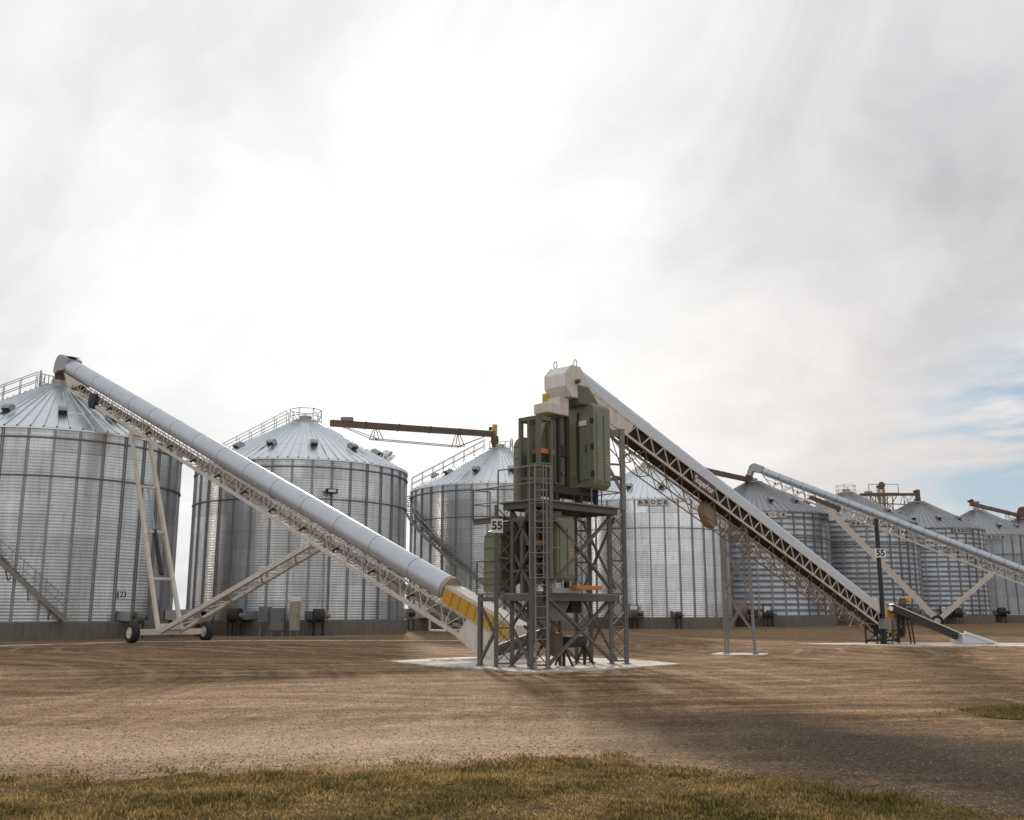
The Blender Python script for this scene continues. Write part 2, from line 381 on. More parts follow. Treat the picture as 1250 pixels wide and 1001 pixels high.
def grass_mat():
    m, nt, b = nt_new('dry_grass')
    tc = N(nt, 'ShaderNodeTexCoord').outputs['Object']
    at = N(nt, 'ShaderNodeAttribute'); at.attribute_name = 'tone'
    n = noise(nt, tc, .9, 4, .6); n2 = noise(nt, tc, 4.5, 4, .6)
    f = math_(nt, 'ADD', math_(nt, 'MULTIPLY', at.outputs['Fac'], .45), math_(nt, 'ADD', ramp(nt, n, [(.36, .05), (.64, .48)]), math_(nt, 'MULTIPLY', math_(nt, 'SUBTRACT', n2, .5), .6)))
    c = ramp(nt, f, [(.14, (.055, .055, .018)), (.33, (.14, .11, .038)), (.48, (.25, .185, .066)), (.68, (.40, .29, .125)), (.98, (.58, .44, .23))])
    L(nt, c, b.inputs['Base Color']); b.inputs['Roughness'].default_value = .95
    b.inputs['Specular IOR Level'].default_value = .03
    tr = N(nt, 'ShaderNodeBsdfTranslucent'); L(nt, c, tr.inputs[0])
    mx = N(nt, 'ShaderNodeMixShader'); mx.inputs[0].default_value = .38
    L(nt, b.outputs[0], mx.inputs[1]); L(nt, tr.outputs[0], mx.inputs[2])
    out = [n_ for n_ in nt.nodes if n_.type == 'OUTPUT_MATERIAL'][0]; L(nt, mx.outputs[0], out.inputs[0])
    return m
M['grass'] = grass_mat()
def grass(name, pts, hs, label):
    n = len(pts); x, y = pts[:, 0], pts[:, 1]; z = ground_z(x, y)+.008
    a = np.random.rand(n)*2*PI; w = .0035+.0035*np.random.rand(n); ln = (np.random.rand(n)*.9+.1)*hs*.85
    la = np.random.rand(n)*2*PI
    bx, by = np.cos(a)*w, np.sin(a)*w; lx, ly = np.cos(la)*ln, np.sin(la)*ln
    v = np.empty((n, 5, 3))
    v[:, 0] = np.stack([x-bx, y-by, z], -1); v[:, 1] = np.stack([x+bx, y+by, z], -1)
    v[:, 2] = np.stack([x+lx*.35+bx*.8, y+ly*.35+by*.8, z+hs*.6], -1); v[:, 3] = np.stack([x+lx*.35-bx*.8, y+ly*.35-by*.8, z+hs*.6], -1)
    v[:, 4] = np.stack([x+lx, y+ly, z+hs], -1)
    me = bpy.data.meshes.new(name); nv = n*5
    me.vertices.add(nv); me.vertices.foreach_set('co', v.reshape(-1))
    idx = np.arange(n)[:, None]*5
    loops = np.concatenate([idx+np.array([0, 1, 2, 3]), idx+np.array([3, 2, 4])], 1).reshape(-1)
    me.loops.add(n*7); me.loops.foreach_set('vertex_index', loops)
    me.polygons.add(n*2)
    ls = (np.arange(n)[:, None]*7+np.array([0, 4])).reshape(-1); me.polygons.foreach_set('loop_start', ls)
    me.update(); me.validate()
    at = me.attributes.new('tone', 'FLOAT', 'POINT'); at.data.foreach_set('value', np.repeat(np.random.rand(n)**1.2, 5))
    me.materials.append(M['grass'])
    o = bpy.data.objects.new(name, me); col.objects.link(o); o['kind'] = 'stuff'; o['label'] = label; o['category'] = 'grass'
def scatter(x0, x1, y0, y1, n): return np.stack([np.random.uniform(x0, x1, n), np.random.uniform(y0, y1, n)], -1)
p = scatter(-7.8, 6.2, 6.2, 12.1, 250000)
le = lawn_edge(p[:, 0]); dd = le-p[:, 1]
cl = vnoise(p[:, 0]*2.3, p[:, 1]*2.3, .4)+.7*vnoise(p[:, 0]*6.1, p[:, 1]*6.1, 2.2)
keep = (np.random.rand(len(p)) < np.clip(.35+dd*1.3+.3*cl, 0, 1)) & (dd > -.35) & ((dd > -.02) | (cl > .35)) & (np.random.rand(len(p)) < .78+.3*cl)
p = p[keep]; cl = cl[keep]
hs = (.014+.034*np.random.rand(len(p))**1.8)*(1+.5*np.clip(cl, -1, 1.3))
# clumps
grass('grass', p, hs, 'rough brown and green grass along the near edge of the gravel yard')
q = scatter(6.6, 16, 14.4, 18.8, 46000)
rr = ((q[:, 0]-P2['cx'])/P2['rx'])**2+((q[:, 1]-P2['cy']-.15)/P2['ry'])**2+.15*vnoise(q[:, 0]*3, q[:, 1]*3, 1)
q = q[rr < np.random.uniform(.3, 1.1, len(q))]
grass('grass', q, .015+.04*np.random.rand(len(q))**1.5, 'patch of dry grass in the gravel at the right edge of the yard')

# loose stones
def stone_mat():
    m, nt, b = nt_new('loose_stone')
    at = N(nt, 'ShaderNodeAttribute'); at.attribute_name = 'tone'
    L(nt, ramp(nt, at.outputs['Fac'], [(0, (.10, .065, .042)), (.4, (.25, .17, .11)), (.85, (.40, .30, .21)), (1, (.6, .5, .4))]), b.inputs['Base Color'])
    b.inputs['Roughness'].default_value = .9
    return m
M['stone'] = stone_mat()
n = 90000
sy = 8+24*np.random.rand(n)**1.9; sx = np.random.uniform(-.62, .62, n)*(sy+2)
ok = (sy > lawn_edge(sx)-.05); 
rr = ((sx-P2['cx'])/P2['rx'])**2+((sy-P2['cy']-.15)/P2['ry'])**2
ok &= rr > .9
sx, sy = sx[ok], sy[ok]; n = len(sx)
sr = (.004+.0065*np.random.rand(n)**3.0)*(1+.03*(sy-8))
near = np.exp(-((sy-lawn_edge(sx))/.8)**2); sr *= 1+.5*near
octv = np.array([(1, 0, 0), (0, 1, 0), (-1, 0, 0), (0, -1, 0), (0, 0, 1), (0, 0, -.6)])
vv = octv[None]*sr[:, None, None]*np.random.uniform(.6, 1.4, (n, 6, 1)); vv[:, :, 2] *= .7
ca, sa = np.cos(np.arange(n)), np.sin(np.arange(n))
vx = vv[:, :, 0]*ca[:, None]-vv[:, :, 1]*sa[:, None]; vy = vv[:, :, 0]*sa[:, None]+vv[:, :, 1]*ca[:, None]
vv[:, :, 0] = vx+sx[:, None]; vv[:, :, 1] = vy+sy[:, None]; vv[:, :, 2] += (ground_z(sx, sy)+sr*.25)[:, None]
me = bpy.data.meshes.new('gravel'); me.vertices.add(n*6); me.vertices.foreach_set('co', vv.reshape(-1))
tri = np.array([(0, 1, 4), (1, 2, 4), (2, 3, 4), (3, 0, 4), (1, 0, 5), (2, 1, 5), (3, 2, 5), (0, 3, 5)])
lo = (np.arange(n)[:, None, None]*6+tri[None]).reshape(-1)
me.loops.add(len(lo)); me.loops.foreach_set('vertex_index', lo); me.polygons.add(n*8)
me.polygons.foreach_set('loop_start', np.arange(n*8)*3); me.update(); me.validate()
at = me.attributes.new('tone', 'FLOAT', 'POINT'); at.data.foreach_set('value', np.repeat(np.random.rand(n), 6))
me.materials.append(M['stone'])
o = bpy.data.objects.new('gravel', me); col.objects.link(o); o['kind'] = 'stuff'; o['label'] = 'loose stones scattered over the dirt yard'; o['category'] = 'gravel'

# concrete slabs
def slab(name, pts, top, label=None, z0=-.15):
    # convex outline resampled with slightly uneven edge
    m = len(pts); out = []
    for k in range(m):
        a, b_ = V((*pts[k], 0)), V((*pts[(k+1) % m], 0)); ns = max(1, int((b_-a).length/.6))
        for i in range(ns):
            p_ = a.lerp(b_, i/ns); out.append((p_.x+random.uniform(-.03, .03), p_.y+random.uniform(-.03, .03), z0))
    o = MB().prism(out, (0, 0, top-z0)).build(name, M['pad']); o['kind'] = 'structure'
    return o
slab('concrete_pad', [(-4.0, 33.2), (-3.0, 31.4), (-1.55, 29.5), (-.3, 28.0), (.7, 27.25), (1.6, 27.7), (2.9, 28.9), (5.2, 31.45), (3.9, 34.6), (1.5, 36.2), (-1.8, 35.8)], .035)
slab('concrete_pad', [(7.35, 37.6), (9.1, 36.9), (9.75, 38.4), (8.0, 39.2)], .055)
slab('concrete_pad', [(12.9, 46.3), (16.6, 44.0), (30, 42.2), (31, 47.0), (17.2, 47.9)], .155)
# thin concrete strip (footpath edge) in front of the bins
mb = MB(); pts = [(-40, 34.5), (-22.6, 43.9), (-19.2, 48.2), (-16.8, 50.4), (-13, 51.6), (-2.0, 51.4), (1.5, 51.9)]
sm_pts = []
for k in range(len(pts)-1):
    for i in range(8): t = i/8; sm_pts.append((pts[k][0]*(1-t)+pts[k+1][0]*t, pts[k][1]*(1-t)+pts[k+1][1]*t))
for a, b_ in zip(sm_pts[:-1], sm_pts[1:]):
    mb.bar((a[0], a[1], tz(a[1])+.0), (b_[0], b_[1], tz(b_[1])+.0), .45, .07)
o = mb.build('kerb_strip', M['pad']); o['kind'] = 'structure'

# ------------------------------------------------------------------ grain bins
R, ZE, ZP, ZF = 7.38, 11.34, 15.0, 1.05
SC = 36
def wall_mesh(pitch, depth, mat, name):
    nseg = 216; rows = int((ZE-ZF)/pitch*4); h = (ZE-ZF)/rows
    ang = np.arange(nseg)*2*PI/nseg; z = ZF+np.arange(rows+1)*h
    r = R+depth*np.sin(2*PI*(z-ZF)/pitch)
    v = np.stack([r[:, None]*np.cos(ang), r[:, None]*np.sin(ang), np.repeat(z[:, None], nseg, 1)], -1).reshape(-1, 3)
    i = np.arange(rows)[:, None]*nseg; k = np.arange(nseg)[None]; k2 = (k+1) % nseg
    f = np.stack([i+k, i+k2, i+nseg+k2, i+nseg+k], -1).reshape(-1, 4)
    me = bpy.data.meshes.new(name); me.from_pydata(v.tolist(), [], f.tolist())
    me.polygons.foreach_set('use_smooth', [True]*len(f)); me.materials.append(mat); me.update(); return me
WALL = {'near': wall_mesh(.17, .0045, M['wall_near'], 'wall'), 'smooth': wall_mesh(.17, .0035, M['wall_smooth'], 'wall'),
        'far': wall_mesh(.56, .022, M['wall_far'], 'wall'), 'plain': wall_mesh(.2, .01, M['wall_plain'], 'wall')}
def roof_mesh(mat):
    NP = 72; vs = []; fs = []; rads = [R+.14, R*.70+.02, R*.70, .95]
    slope = (ZP-ZE)/(R+.14-.95)
    zz = [ZE, ZE+(R+.14-rads[1])*slope, ZE+(R+.14-rads[2])*slope+.03, ZP]
    for ri, (r, z) in enumerate(zip(rads, zz)):
        for p_ in range(NP):
            for (fa, dz) in ((0, 0), (.30/(r*2*PI/NP)*.12, .085), (.30/(r*2*PI/NP)*.26, .085), (.30/(r*2*PI/NP)*.38, 0)):
                a = 2*PI*(p_+min(fa, .8))/NP; vs.append((r*math.cos(a), r*math.sin(a), z+dz))
    n = NP*4
    for i in range(3):
        for k in range(n): k2 = (k+1) % n; fs.append((i*n+k, i*n+k2, (i+1)*n+k2, (i+1)*n+k))
    mb = MB().add(vs, fs, False)
    # underside lip at the eave
    mb.lathe((0, 0, 0), (0, 0, 1), [(R+.13, ZE-.002), (R+.13, ZE-.09), (R+.015, ZE-.09)], 96, False)
    return mb.mesh('roof', mat)
ROOF = {'a': roof_mesh(M['roof']), 'b': roof_mesh(M['roof_far'])}
COLLAR = MB().lathe((0, 0, 0), (0, 0, 1), [(1.0, ZP-.08), (1.0, ZP+.12), (.6, ZP+.22), (.45, ZP+.26), (.45, ZP+.5), (0, ZP+.52)], 32, False).mesh('roof_cap', M['zinc'])
FOUND = MB().lathe((0, 0, 0), (0, 0, 1), [(R+.28, -.4), (R+.28, ZF-.05), (R+.24, ZF), (R-.3, ZF+.002)], 96, False).mesh('foundation', M['found'])
def ring_mesh(z, w, mat, rr=.085): return MB().lathe((0, 0, 0), (0, 0, 1), [(R+.012, z-w), (R+rr, z-w), (R+rr, z+w), (R+.012, z+w)], 96, False).mesh('wind_ring', mat)
RINGM = {z: ring_mesh(z, .035, M['ring'], .13) for z in (ZE-.55, ZE-2.62)}
RINGS = ring_mesh(ZF+.18, .02, M['stiff'], .05)
STIFF = MB()
for dy in (-.055, .055): STIFF.box((R+.05, dy, (ZE-.1+ZF)/2), (.075, .022, ZE-.1-ZF))
STIFF.box((R+.025, 0, (ZE-.1+ZF)/2), (.02, .09, ZE-.1-ZF))
STIFF = STIFF.mesh('wall_stiffener', M['stiff'])
slope = math.atan2(ZP-ZE, R+.14-.95)
def roof_pt(r, h=0):  # local x axis outward
    return V((r, 0, ZE+(R+.14-r)*math.tan(slope)))+V((math.sin(slope), 0, math.cos(slope)))*h
VENT = MB(); VOPEN = MB()
p0 = roof_pt(5.35); ux = V((math.cos(slope), 0, -math.sin(slope))); uz = V((math.sin(slope), 0, math.cos(slope))); uy = V((0, 1, 0))
prof = [p0-ux*.30+uz*.02, p0+ux*.22+uz*.02, p0+ux*.22+uz*.05, p0+ux*.36+uz*.30, p0+ux*.30+uz*.40, p0-ux*.08+uz*.40, p0-ux*.30+uz*.22]
VENT.prism([q_-uy*.24 for q_ in prof], uy*.48)
VOPEN.prism([p0+ux*.245+uz*.05-uy*.2, p0+ux*.375+uz*.28-uy*.2, p0+ux*.375+uz*.28+uy*.2, p0+ux*.245+uz*.05+uy*.2], ux*.03)
VENT = VENT.mesh('roof_vent', M['zinc']); VOPEN = VOPEN.mesh('vent_opening', M['dark'])
# big round exhausters
EXH = MB(); p1 = roof_pt(5.9)
EXH.tube(p1-uz*.1, p1+uz*.2, .26, 16); 
fr = [(p1+uz*.2+V((.22*(1-math.cos(a)), 0, .22*math.sin(a))), uy, V((-math.cos(a), 0, math.sin(a))) if False else V((math.cos(a), 0, -math.sin(a)))) for a in (0, .4, .8, 1.2, 1.6, 2.0, 2.4)]
circ = [(.28*math.cos(2*PI*k/16), .28*math.sin(2*PI*k/16)) for k in range(16)]
EXH.sweep(circ, fr); EXH = EXH.mesh('roof_exhauster', M['roof'])

def helix(parent, a0, a1, z0, z1, width=.75):
    """stair wound round the wall, from angle a0/height z0 down to a1/z1 (local to the bin)"""
    n = max(4, int(abs(z0-z1)/.2)); tr = MB(); hr = MB(); r0 = R+.16; r1 = r0+width
    def P_(t, r, dz=0):
        a = a0+(a1-a0)*t; return V((r*math.cos(a), r*math.sin(a), z0+(z1-z0)*t+dz))
    for i in range(n):
        t = (i+.5)/n; w = .5/n
        tr.add([P_(t-w*.9, r0, 0).xy.to_3d()+V((0, 0, P_(t, r0).z)), P_(t+w*.9, r0).xy.to_3d()+V((0, 0, P_(t, r0).z)), P_(t+w*.9, r1).xy.to_3d()+V((0, 0, P_(t, r0).z)), P_(t-w*.9, r1).xy.to_3d()+V((0, 0, P_(t, r0).z)),
                P_(t-w*.9, r0).xy.to_3d()+V((0, 0, P_(t, r0).z-.04)), P_(t+w*.9, r0).xy.to_3d()+V((0, 0, P_(t, r0).z-.04)), P_(t+w*.9, r1).xy.to_3d()+V((0, 0, P_(t, r0).z-.04)), P_(t-w*.9, r1).xy.to_3d()+V((0, 0, P_(t, r0).z-.04))],
               [(0, 1, 2, 3), (7, 6, 5, 4), (0, 4, 5, 1), (1, 5, 6, 2), (2, 6, 7, 3), (3, 7, 4, 0)])
    m = 24
    for i in range(m):
        for r in (r0, r1):
            tr.bar(P_(i/m, r, -.06), P_((i+1)/m, r, -.06), .05, .24)
        hr.tube(P_(i/m, r1, 1.0), P_((i+1)/m, r1, 1.0), .028, 6); hr.tube(P_(i/m, r1, .55), P_((i+1)/m, r1, .55), .022, 6)
        if i % 2 == 0: hr.tube(P_(i/m, r1, -.05), P_(i/m, r1, 1.0), .024, 6)
        if i % 4 == 1: hr.bar(P_(i/m, r1, -.1), P_(i/m, r0-.1, -.75), .05)
    st = MB(); st.v, st.f, st.sm = tr.v, tr.f, tr.sm
    o = link('stair', st.mesh('stair', M['steel_lt']), parent); h = link('handrail', hr.mesh('handrail', M['zinc']), o)

def roof_rail(parent, phi, r_in=1.3, r_out=R, sides=(-.4, .4)):
    mb = MB(); c, s_ = math.cos(phi), math.sin(phi)
    def P_(r, h, off): q_ = roof_pt(r); return V((q_.x*c-off*s_, q_.x*s_+off*c, q_.z+h))
    n = 7
    for off in sides:
        for h in (1.05, .55): mb.tube(P_(r_in, h, off), P_(r_out, h, off), .026, 6)
        for i in range(n+1): r = r_in+(r_out-r_in)*i/n; mb.tube(P_(r, .04, off), P_(r, 1.05, off), .024, 6)
    for i in range(int((r_out-r_in)/.3)): mb.bar(P_(r_in+.3*i, .13, sides[0]), P_(r_in+.3*i, .13, sides[1]), .05, .03)
    link('roof_handrail', mb.mesh('roof_handrail', M['zinc']), parent)
def peak_rail(parent, n=6, h=1.0, arc=(0, 2*PI), tilt=False):
    mb = MB(); pr = None
    for i in range(n+1):
        a = arc[0]+(arc[1]-arc[0])*i/n; p_ = V((1.15*math.cos(a), 1.15*math.sin(a), ZP-.05))
        if i < n or arc[1]-arc[0] < 6: mb.tube(p_, p_+V((0, 0, h)), .03, 6)
        if pr is not None:
            mb.tube(pr+V((0, 0, h)), p_+V((0, 0, h)), .028, 6); mb.tube(pr+V((0, 0, h*.5)), p_+V((0, 0, h*.5)), .022, 6)
            if i % 2: mb.tube(pr+V((0, 0, h)), p_, .02, 6)
        pr = p_
    link('peak_railing', mb.mesh('peak_railing', M['zinc']), parent)

def bin_sign(parent, phi, pm='sign_plate', text='BROCK', h=.56, z=ZE-.42):
    pl = MB(); lt = []; w = .54; r = R+.17
    for i, ch in enumerate(text):
        a = phi+(i-(len(text)-1)/2)*w/R
        O = V((r*math.cos(a), r*math.sin(a), z)); n_ = V((math.cos(a), math.sin(a), 0)); X = V((-math.sin(a), math.cos(a), 0))
        pl.box(O, (w*1.02, .03, h), (X, n_, V((0, 0, 1))))
        lt.append((ch, O+n_*.024, X, n_))
    root = link('sign', pl.mesh('sign', M[pm]), parent)
    for i, (ch, O, X, n_) in enumerate(lt):
        if i == 2 and pm == 'sign_plate': link('letter_plate', MB().box(O-n_*.006, (w*.98, .012, h*1.06), (X, n_, V((0, 0, 1)))).mesh('letter_plate', M['white']), root)
        tm = text_mesh(ch, h*.9, M['maroon'] if i == 0 else M['letters'], .008, .012)
        o = bpy.data.objects.new('lettering', tm); col.objects.link(o); o.parent = root
        Z = V((0, 0, 1)); mt = Matrix((X, Z, X.cross(Z))).transposed().to_4x4(); mt.translation = O; o.matrix_local = mt

BINS = [(-27.88, 59.19), (-15.05, 70.51), (-1.07, 82.95), (12.85, 93.68), (25.86, 104.95), (39.11, 114.89), (51.37, 124.68), (63.88, 135.59), (75.98, 147.07)]
LAB = ['leftmost corrugated grain bin, nearest the camera, with the tall white conveyor discharging on its peak',
       'galvanised grain bin behind the long conveyor, with grey electrical cabinets at its foot',
       'galvanised grain bin left of the green machinery tower, with a stair winding down its wall',
       'pale grain bin right of the green tower, its whole sign showing under the eave',
       'galvanised grain bin partly hidden by the dark trussed conveyor, its sign half covered',
       'banded grain bin behind the black pole with the number sign',
       'banded grain bin with a dark square motor on its peak, behind the far blue-grey conveyor',
       'dull grey grain bin with a red motor on its peak near the right edge',
       'farthest grain bin, only its roof and round peak fan showing at the right edge']
KIND = ['near', 'near', 'near', 'smooth', 'far', 'far', 'far', 'plain', 'plain']
bins = []
GB = 'row of galvanised grain bins across the yard'
for i, (X, Y) in enumerate(BINS):
    b = thing('grain_bin', LAB[i], 'grain bin', (X, Y, 0), GB)
    phi0 = math.atan2(-Y, -X); b['phi'] = phi0
    del b['phi']
    link('foundation', FOUND, b); link('wall', WALL[KIND[i]], b, rz=phi0)
    far = i >= 4
    link('roof', ROOF['b' if far else 'a'], b, rz=phi0+.03*i); link('roof_cap', COLLAR, b)
    zs = [ZE-.55, ZE-2.62] if i in (0, 1, 2, 4) else [ZE-2.62]
    for z in zs: link('wind_ring', RINGM[z], b)
    if i < 4: link('base_ring', RINGS, b)
    for k in range(SC): link('wall_stiffener', STIFF, b, rz=phi0+(k+.3*((i*7) % 4)/2)*2*PI/SC)
    for k in range(12):
        o = link('roof_vent', VENT, b, rz=phi0+.05+(k+.12*i)*2*PI/12); link('vent_opening', VOPEN, o)
    bins.append((b, phi0))

def wall_phi(i, px, z):
    """bin-local angle of the wall point that lies on azimuth x/y"""
    X, Y = BINS[i]; az = px; best = None
    phi0 = bins[i][1]
    lo, hi = phi0-PI/2+.12, phi0+PI/2-.12
    for _ in range(40):
        m_ = (lo+hi)/2; q_ = (X+R*math.cos(m_), Y+R*math.sin(m_))
        if q_[0]/q_[1] < az: lo = m_
        else: hi = m_
    return m_
def az_of(px, py):
    th = math.radians(11.5); f = 1202.1
    return (px-625)/f/(math.cos(th)-(500.5-py)/f*math.sin(th))
# stairs
helix(bins[0][0], wall_phi(0, az_of(-60, 640), 0), wall_phi(0, az_of(78, 757), 0), 7.2, ZF+.1)
helix(bins[2][0], bins[2][1]-1.42, wall_phi(2, az_of(642, 750), 0), ZE-.3, ZF+.2)
# roof rails
roof_rail(bins[0][0], bins[0][1]-PI/2+.12); peak_rail(bins[0][0], 6, 1.05, (PI*.75, PI*1.25))
roof_rail(bins[1][0], bins[1][1]-PI/2-.15); peak_rail(bins[1][0], 7, 1.0)
roof_rail(bins[2][0], bins[2][1]-PI/2+.15); peak_rail(bins[2][0], 7, 1.0, (-.6, 2.4))
peak_rail(bins[5][0], 6, 1.0)
for dphi in (1.22, 1.5): link('roof_exhauster', EXH, bins[1][0], rz=bins[1][1]+dphi)
bin_sign(bins[3][0], wall_phi(3, az_of(797, 612), 0))
bin_sign(bins[4][0], wall_phi(4, az_of(943, 631), 0))
bin_sign(bins[5][0], wall_phi(5, az_of(1054, 641), 0), 'zinc')
bin_sign(bins[6][0], wall_phi(6, az_of(1174, 645), 0), 'zinc')
bin_sign(bins[7][0], wall_phi(7, az_of(1213, 657), 0), 'zinc')
# number on the first bin
def wall_frame(i, az, z, out=.1):
    a = wall_phi(i, az, z); X, Y = BINS[i]
    n_ = V((math.cos(a), math.sin(a), 0)); Xx = V((-math.sin(a), math.cos(a), 0))
    return V((X, Y, z))+n_*(R+out), Xx, n_
O, Xx, n_ = wall_frame(0, az_of(149, 724), 2.5)
pl = MB().box(O, (.55, .02, .42), (Xx, n_, V((0, 0, 1)))).build('number_plate', M['roof'], bins[0][0])
place_text('lettering', text_mesh('23', .44, M['letters'], .005, .01), pl, O+n_*.016, Xx, (0, 0, 1))
# floodlight with conduit on the second bin
O, Xx, n_ = wall_frame(1, az_of(402, 602), 9.2, .18)
f_ = MB().box(O+n_*.35, (.75, .35, .3), (Xx, n_, V((0, 0, 1)))).build('floodlight', M['black'], bins[1][0], .02)
MB().box(O+n_*.54, (.5, .02, .16), (Xx, n_, V((0, 0, 1)))).build('lens', M['white'], f_)
mb = MB()
for s_ in (-.18, .18): mb.tube(O+Xx*s_-V((0, 0, .1)), O+Xx*s_-V((0, 0, 7.6)), .03, 6)
mb.bar(O-n_*.1+V((0, 0, .05)), O+n_*.4+V((0, 0, .05)), .1, .06); mb.build('conduit', M['zinc'], bins[1][0])

# ------------------------------------------------------------------ roof conveyors between bins
def roof_conveyor(p, q, label, rad=.2, truss=True, motor_end=1, motor='yellow', msize=(.42, .42, 1.1), loc_name='roof_conveyor', sag=(.25, .75), box=True):
    p, q = V(p), V(q); d = (q-p).normalized(); t = thing('roof_conveyor', label, 'conveyor', tuple(q), 'conveyors running from roof to roof')
    b_ = d.cross(V((0, 0, 1))).normalized(); u = b_.cross(d)
    mb = MB(); mb.bar(p, q, rad*1.6, rad*2)
    ln = (q-p).length
    for k in range(1, int(ln/3)): mb.bar(p+d*(3*k-.04), p+d*(3*k+.04), rad*1.9, rad*2.3)
    mb.build('casing', M['brown'], t)
    if truss:
        mb = MB(); l1, l2 = p+d*(ln*sag[0])-u*1.05, p+d*(ln*sag[1])-u*1.25
        for s_ in (-.3, .3):
            a_, c_ = l1+b_*s_, l2+b_*s_
            mb.tube(p+d*.8+b_*s_*.4-u*.15, a_, .028, 6); mb.tube(a_, c_, .035, 6); mb.tube(c_, q-d*.8+b_*s_*.4-u*.15, .028, 6)
            for x_ in (a_, c_):
                for o_ in (-.45, .45): mb.tube(x_+d*o_, p+d*((x_-p).dot(d)+o_*.2)+b_*s_*.4-u*.15, .035, 6)
                mb.tube(x_-d*.45, x_+d*.45, .03, 6)
        mb.tube(l1-b_*.3, l1+b_*.3, .03); mb.tube(l2-b_*.3, l2+b_*.3, .03)
        mb.build('tie_rods', M['brown'], t)
    e = q if motor_end == 1 else p
    w, dd_, h = msize
    o = MB().box(e+V((0, 0, h*.25)), (w, dd_, h)).build('motor', M[motor], t, .04)
    MB().tube(e+V((-w*.5-.02, -.1, h*.42)), e+V((-w*.5-.3, -.1, h*.42)), .15, 12).build('pulley', M['dark'], o)
    mb = MB(); mb.lathe(q-V((0, 0, .2)), (0, 0, -1), [(.32, 0), (.34, .5), (.2, .9)], 16, True); mb.build('spout', M['brown'], t)
    if box: MB().box(p+d*1.4+u*rad*1.6, (.9, .5, .28)).build('inspection_box', M['steel_lt'], t, .02)
    return t
def at(px, py, Y):
    th = math.radians(11.5); f = 1202.1; u = (px-625)/f; v = (500.5-py)/f
    y = math.cos(th)-v*math.sin(th); z = math.sin(th)+v*math.cos(th); return V((u*Y/y, Y, 1.65+z*Y/y))
pk = [V((x, y, ZP+.75)) for x, y in BINS]
roof_conveyor(at(404, 516.5, 73.0), at(604, 530, 82.9), 'brown roof conveyor with yellow motor, ending on the bin left of the green tower', .24)
roof_conveyor(pk[3]+V((0, 0, .3)), pk[4]+V((-.6, -.5, -.45)), 'brown roof conveyor sloping down behind the dark trussed conveyor', .24, False, 1, 'brown', (.8, .6, .5))
roof_conveyor(at(1050, 604, 119.5), at(1120, 603.5, 124.2), 'brown roof conveyor passing the thin elevator tower', .17, True, 1, 'brown', (.5, .5, .8))
roof_conveyor(at(1186, 615.5, 135.2), at(1243, 629, 146.3), 'brown roof conveyor sloping down from a red motor at the right edge', .24, True, 0, 'red', (.5, .5, .9))
# elevator leg behind the sixth and seventh bins
ec = at(1076, 610, 128)
t = thing('bucket_elevator', 'thin bucket elevator tower with a round head rising between two far bins', 'elevator', (ec.x, ec.y, tz(128)))
mb = MB(); top = at(1076, 596, 128).z
mb.box((ec.x-.3, ec.y, top/2), (.35, .5, top)); mb.box((ec.x+.3, ec.y, top/2), (.35, .5, top)); mb.build('leg_casing', M['beige_box'], t)
mb = MB(); mb.lathe((ec.x, ec.y-.45, top+.35), (0, 1, 0), [(0, 0), (.45, 0), (.45, .9), (0, .9)], 20, False); mb.build('head_drum', M['brown'], t)
mb = MB(); mb.box((ec.x, ec.y, top-.75), (4.0, 2.0, .12))
for s_ in (-1.9, 1.9):
    mb.tube((ec.x+s_, ec.y-1, top-.7), (ec.x+s_, ec.y-1, top+.4), .05); mb.tube((ec.x+s_, ec.y-1, top-.75), (ec.x+s_*.2, ec.y-.3, top-3.2), .06)
mb.tube((ec.x-1.9, ec.y-1, top+.4), (ec.x+1.9, ec.y-1, top+.4), .04); mb.build('head_platform', M['steel_lt'], t)
mb = MB()
for s_ in (-1.1, 1.1):
    mb.bar((ec.x+s_, ec.y+.9, 0), (ec.x+s_, ec.y+.9, top-.8), .12); mb.bar((ec.x+s_, ec.y-.9, 0), (ec.x+s_, ec.y-.9, top-.8), .12)
for k in range(9):
    z0 = k*top/9.5; z1 = (k+1)*top/9.5
    mb.bar((ec.x-1.1, ec.y-.9, z0), (ec.x+1.1, ec.y-.9, z1), .08); mb.bar((ec.x+1.1, ec.y-.9, z0), (ec.x-1.1, ec.y-.9, z1), .08)
mb.build('support_tower', M['steel_lt'], t)
# round fan on last bin
O = pk[8]+V((0, -.4, .1))
MB().lathe(O, (-.3, -1, 0), [(0, -.5), (.85, -.5), (.95, 0), (.85, .5), (0, .5)], 24, False).build('peak_fan', M['brown'], bins[8][0])

# ------------------------------------------------------------------ inclined conveyors
CAM = V((0, 0, 1.65))
class Line:
    def __init__(s, head, tail):
        s.h, s.t = V(head), V(tail); s.s = (s.t-s.h).normalized(); s.len = (s.t-s.h).length
        b = s.s.cross(V((0, 0, 1))).normalized()
        if b.dot(CAM-(s.h+s.t)/2) < 0: b = -b
        s.b = b; n = s.s.cross(b); s.n = n if n.z > 0 else -n
    def P(s, d, b=0, n=0): return s.h+s.s*d+s.b*b+s.n*n
def wheel(parent, c, axis, r=.56, w=.42):
    axis = V(axis).normalized()
    o = MB().lathe(c, axis, [(r*.55, -w*.42), (r*.8, -w*.5), (r*.95, -w*.42), (r, -w*.25), (r, w*.25), (r*.95, w*.42), (r*.8, w*.5), (r*.55, w*.42)], 28, True).build('wheel', M['rubber'], parent)
    MB().lathe(c, axis, [(0, -w*.2), (r*.2, -w*.3), (r*.22, -w*.22), (r*.5, -w*.25), (r*.57, -w*.42), (r*.57, w*.42), (r*.5, w*.25), (r*.22, w*.22), (r*.2, w*.42), (0, w*.42)], 24, False).build('rim', M['cream'], o)
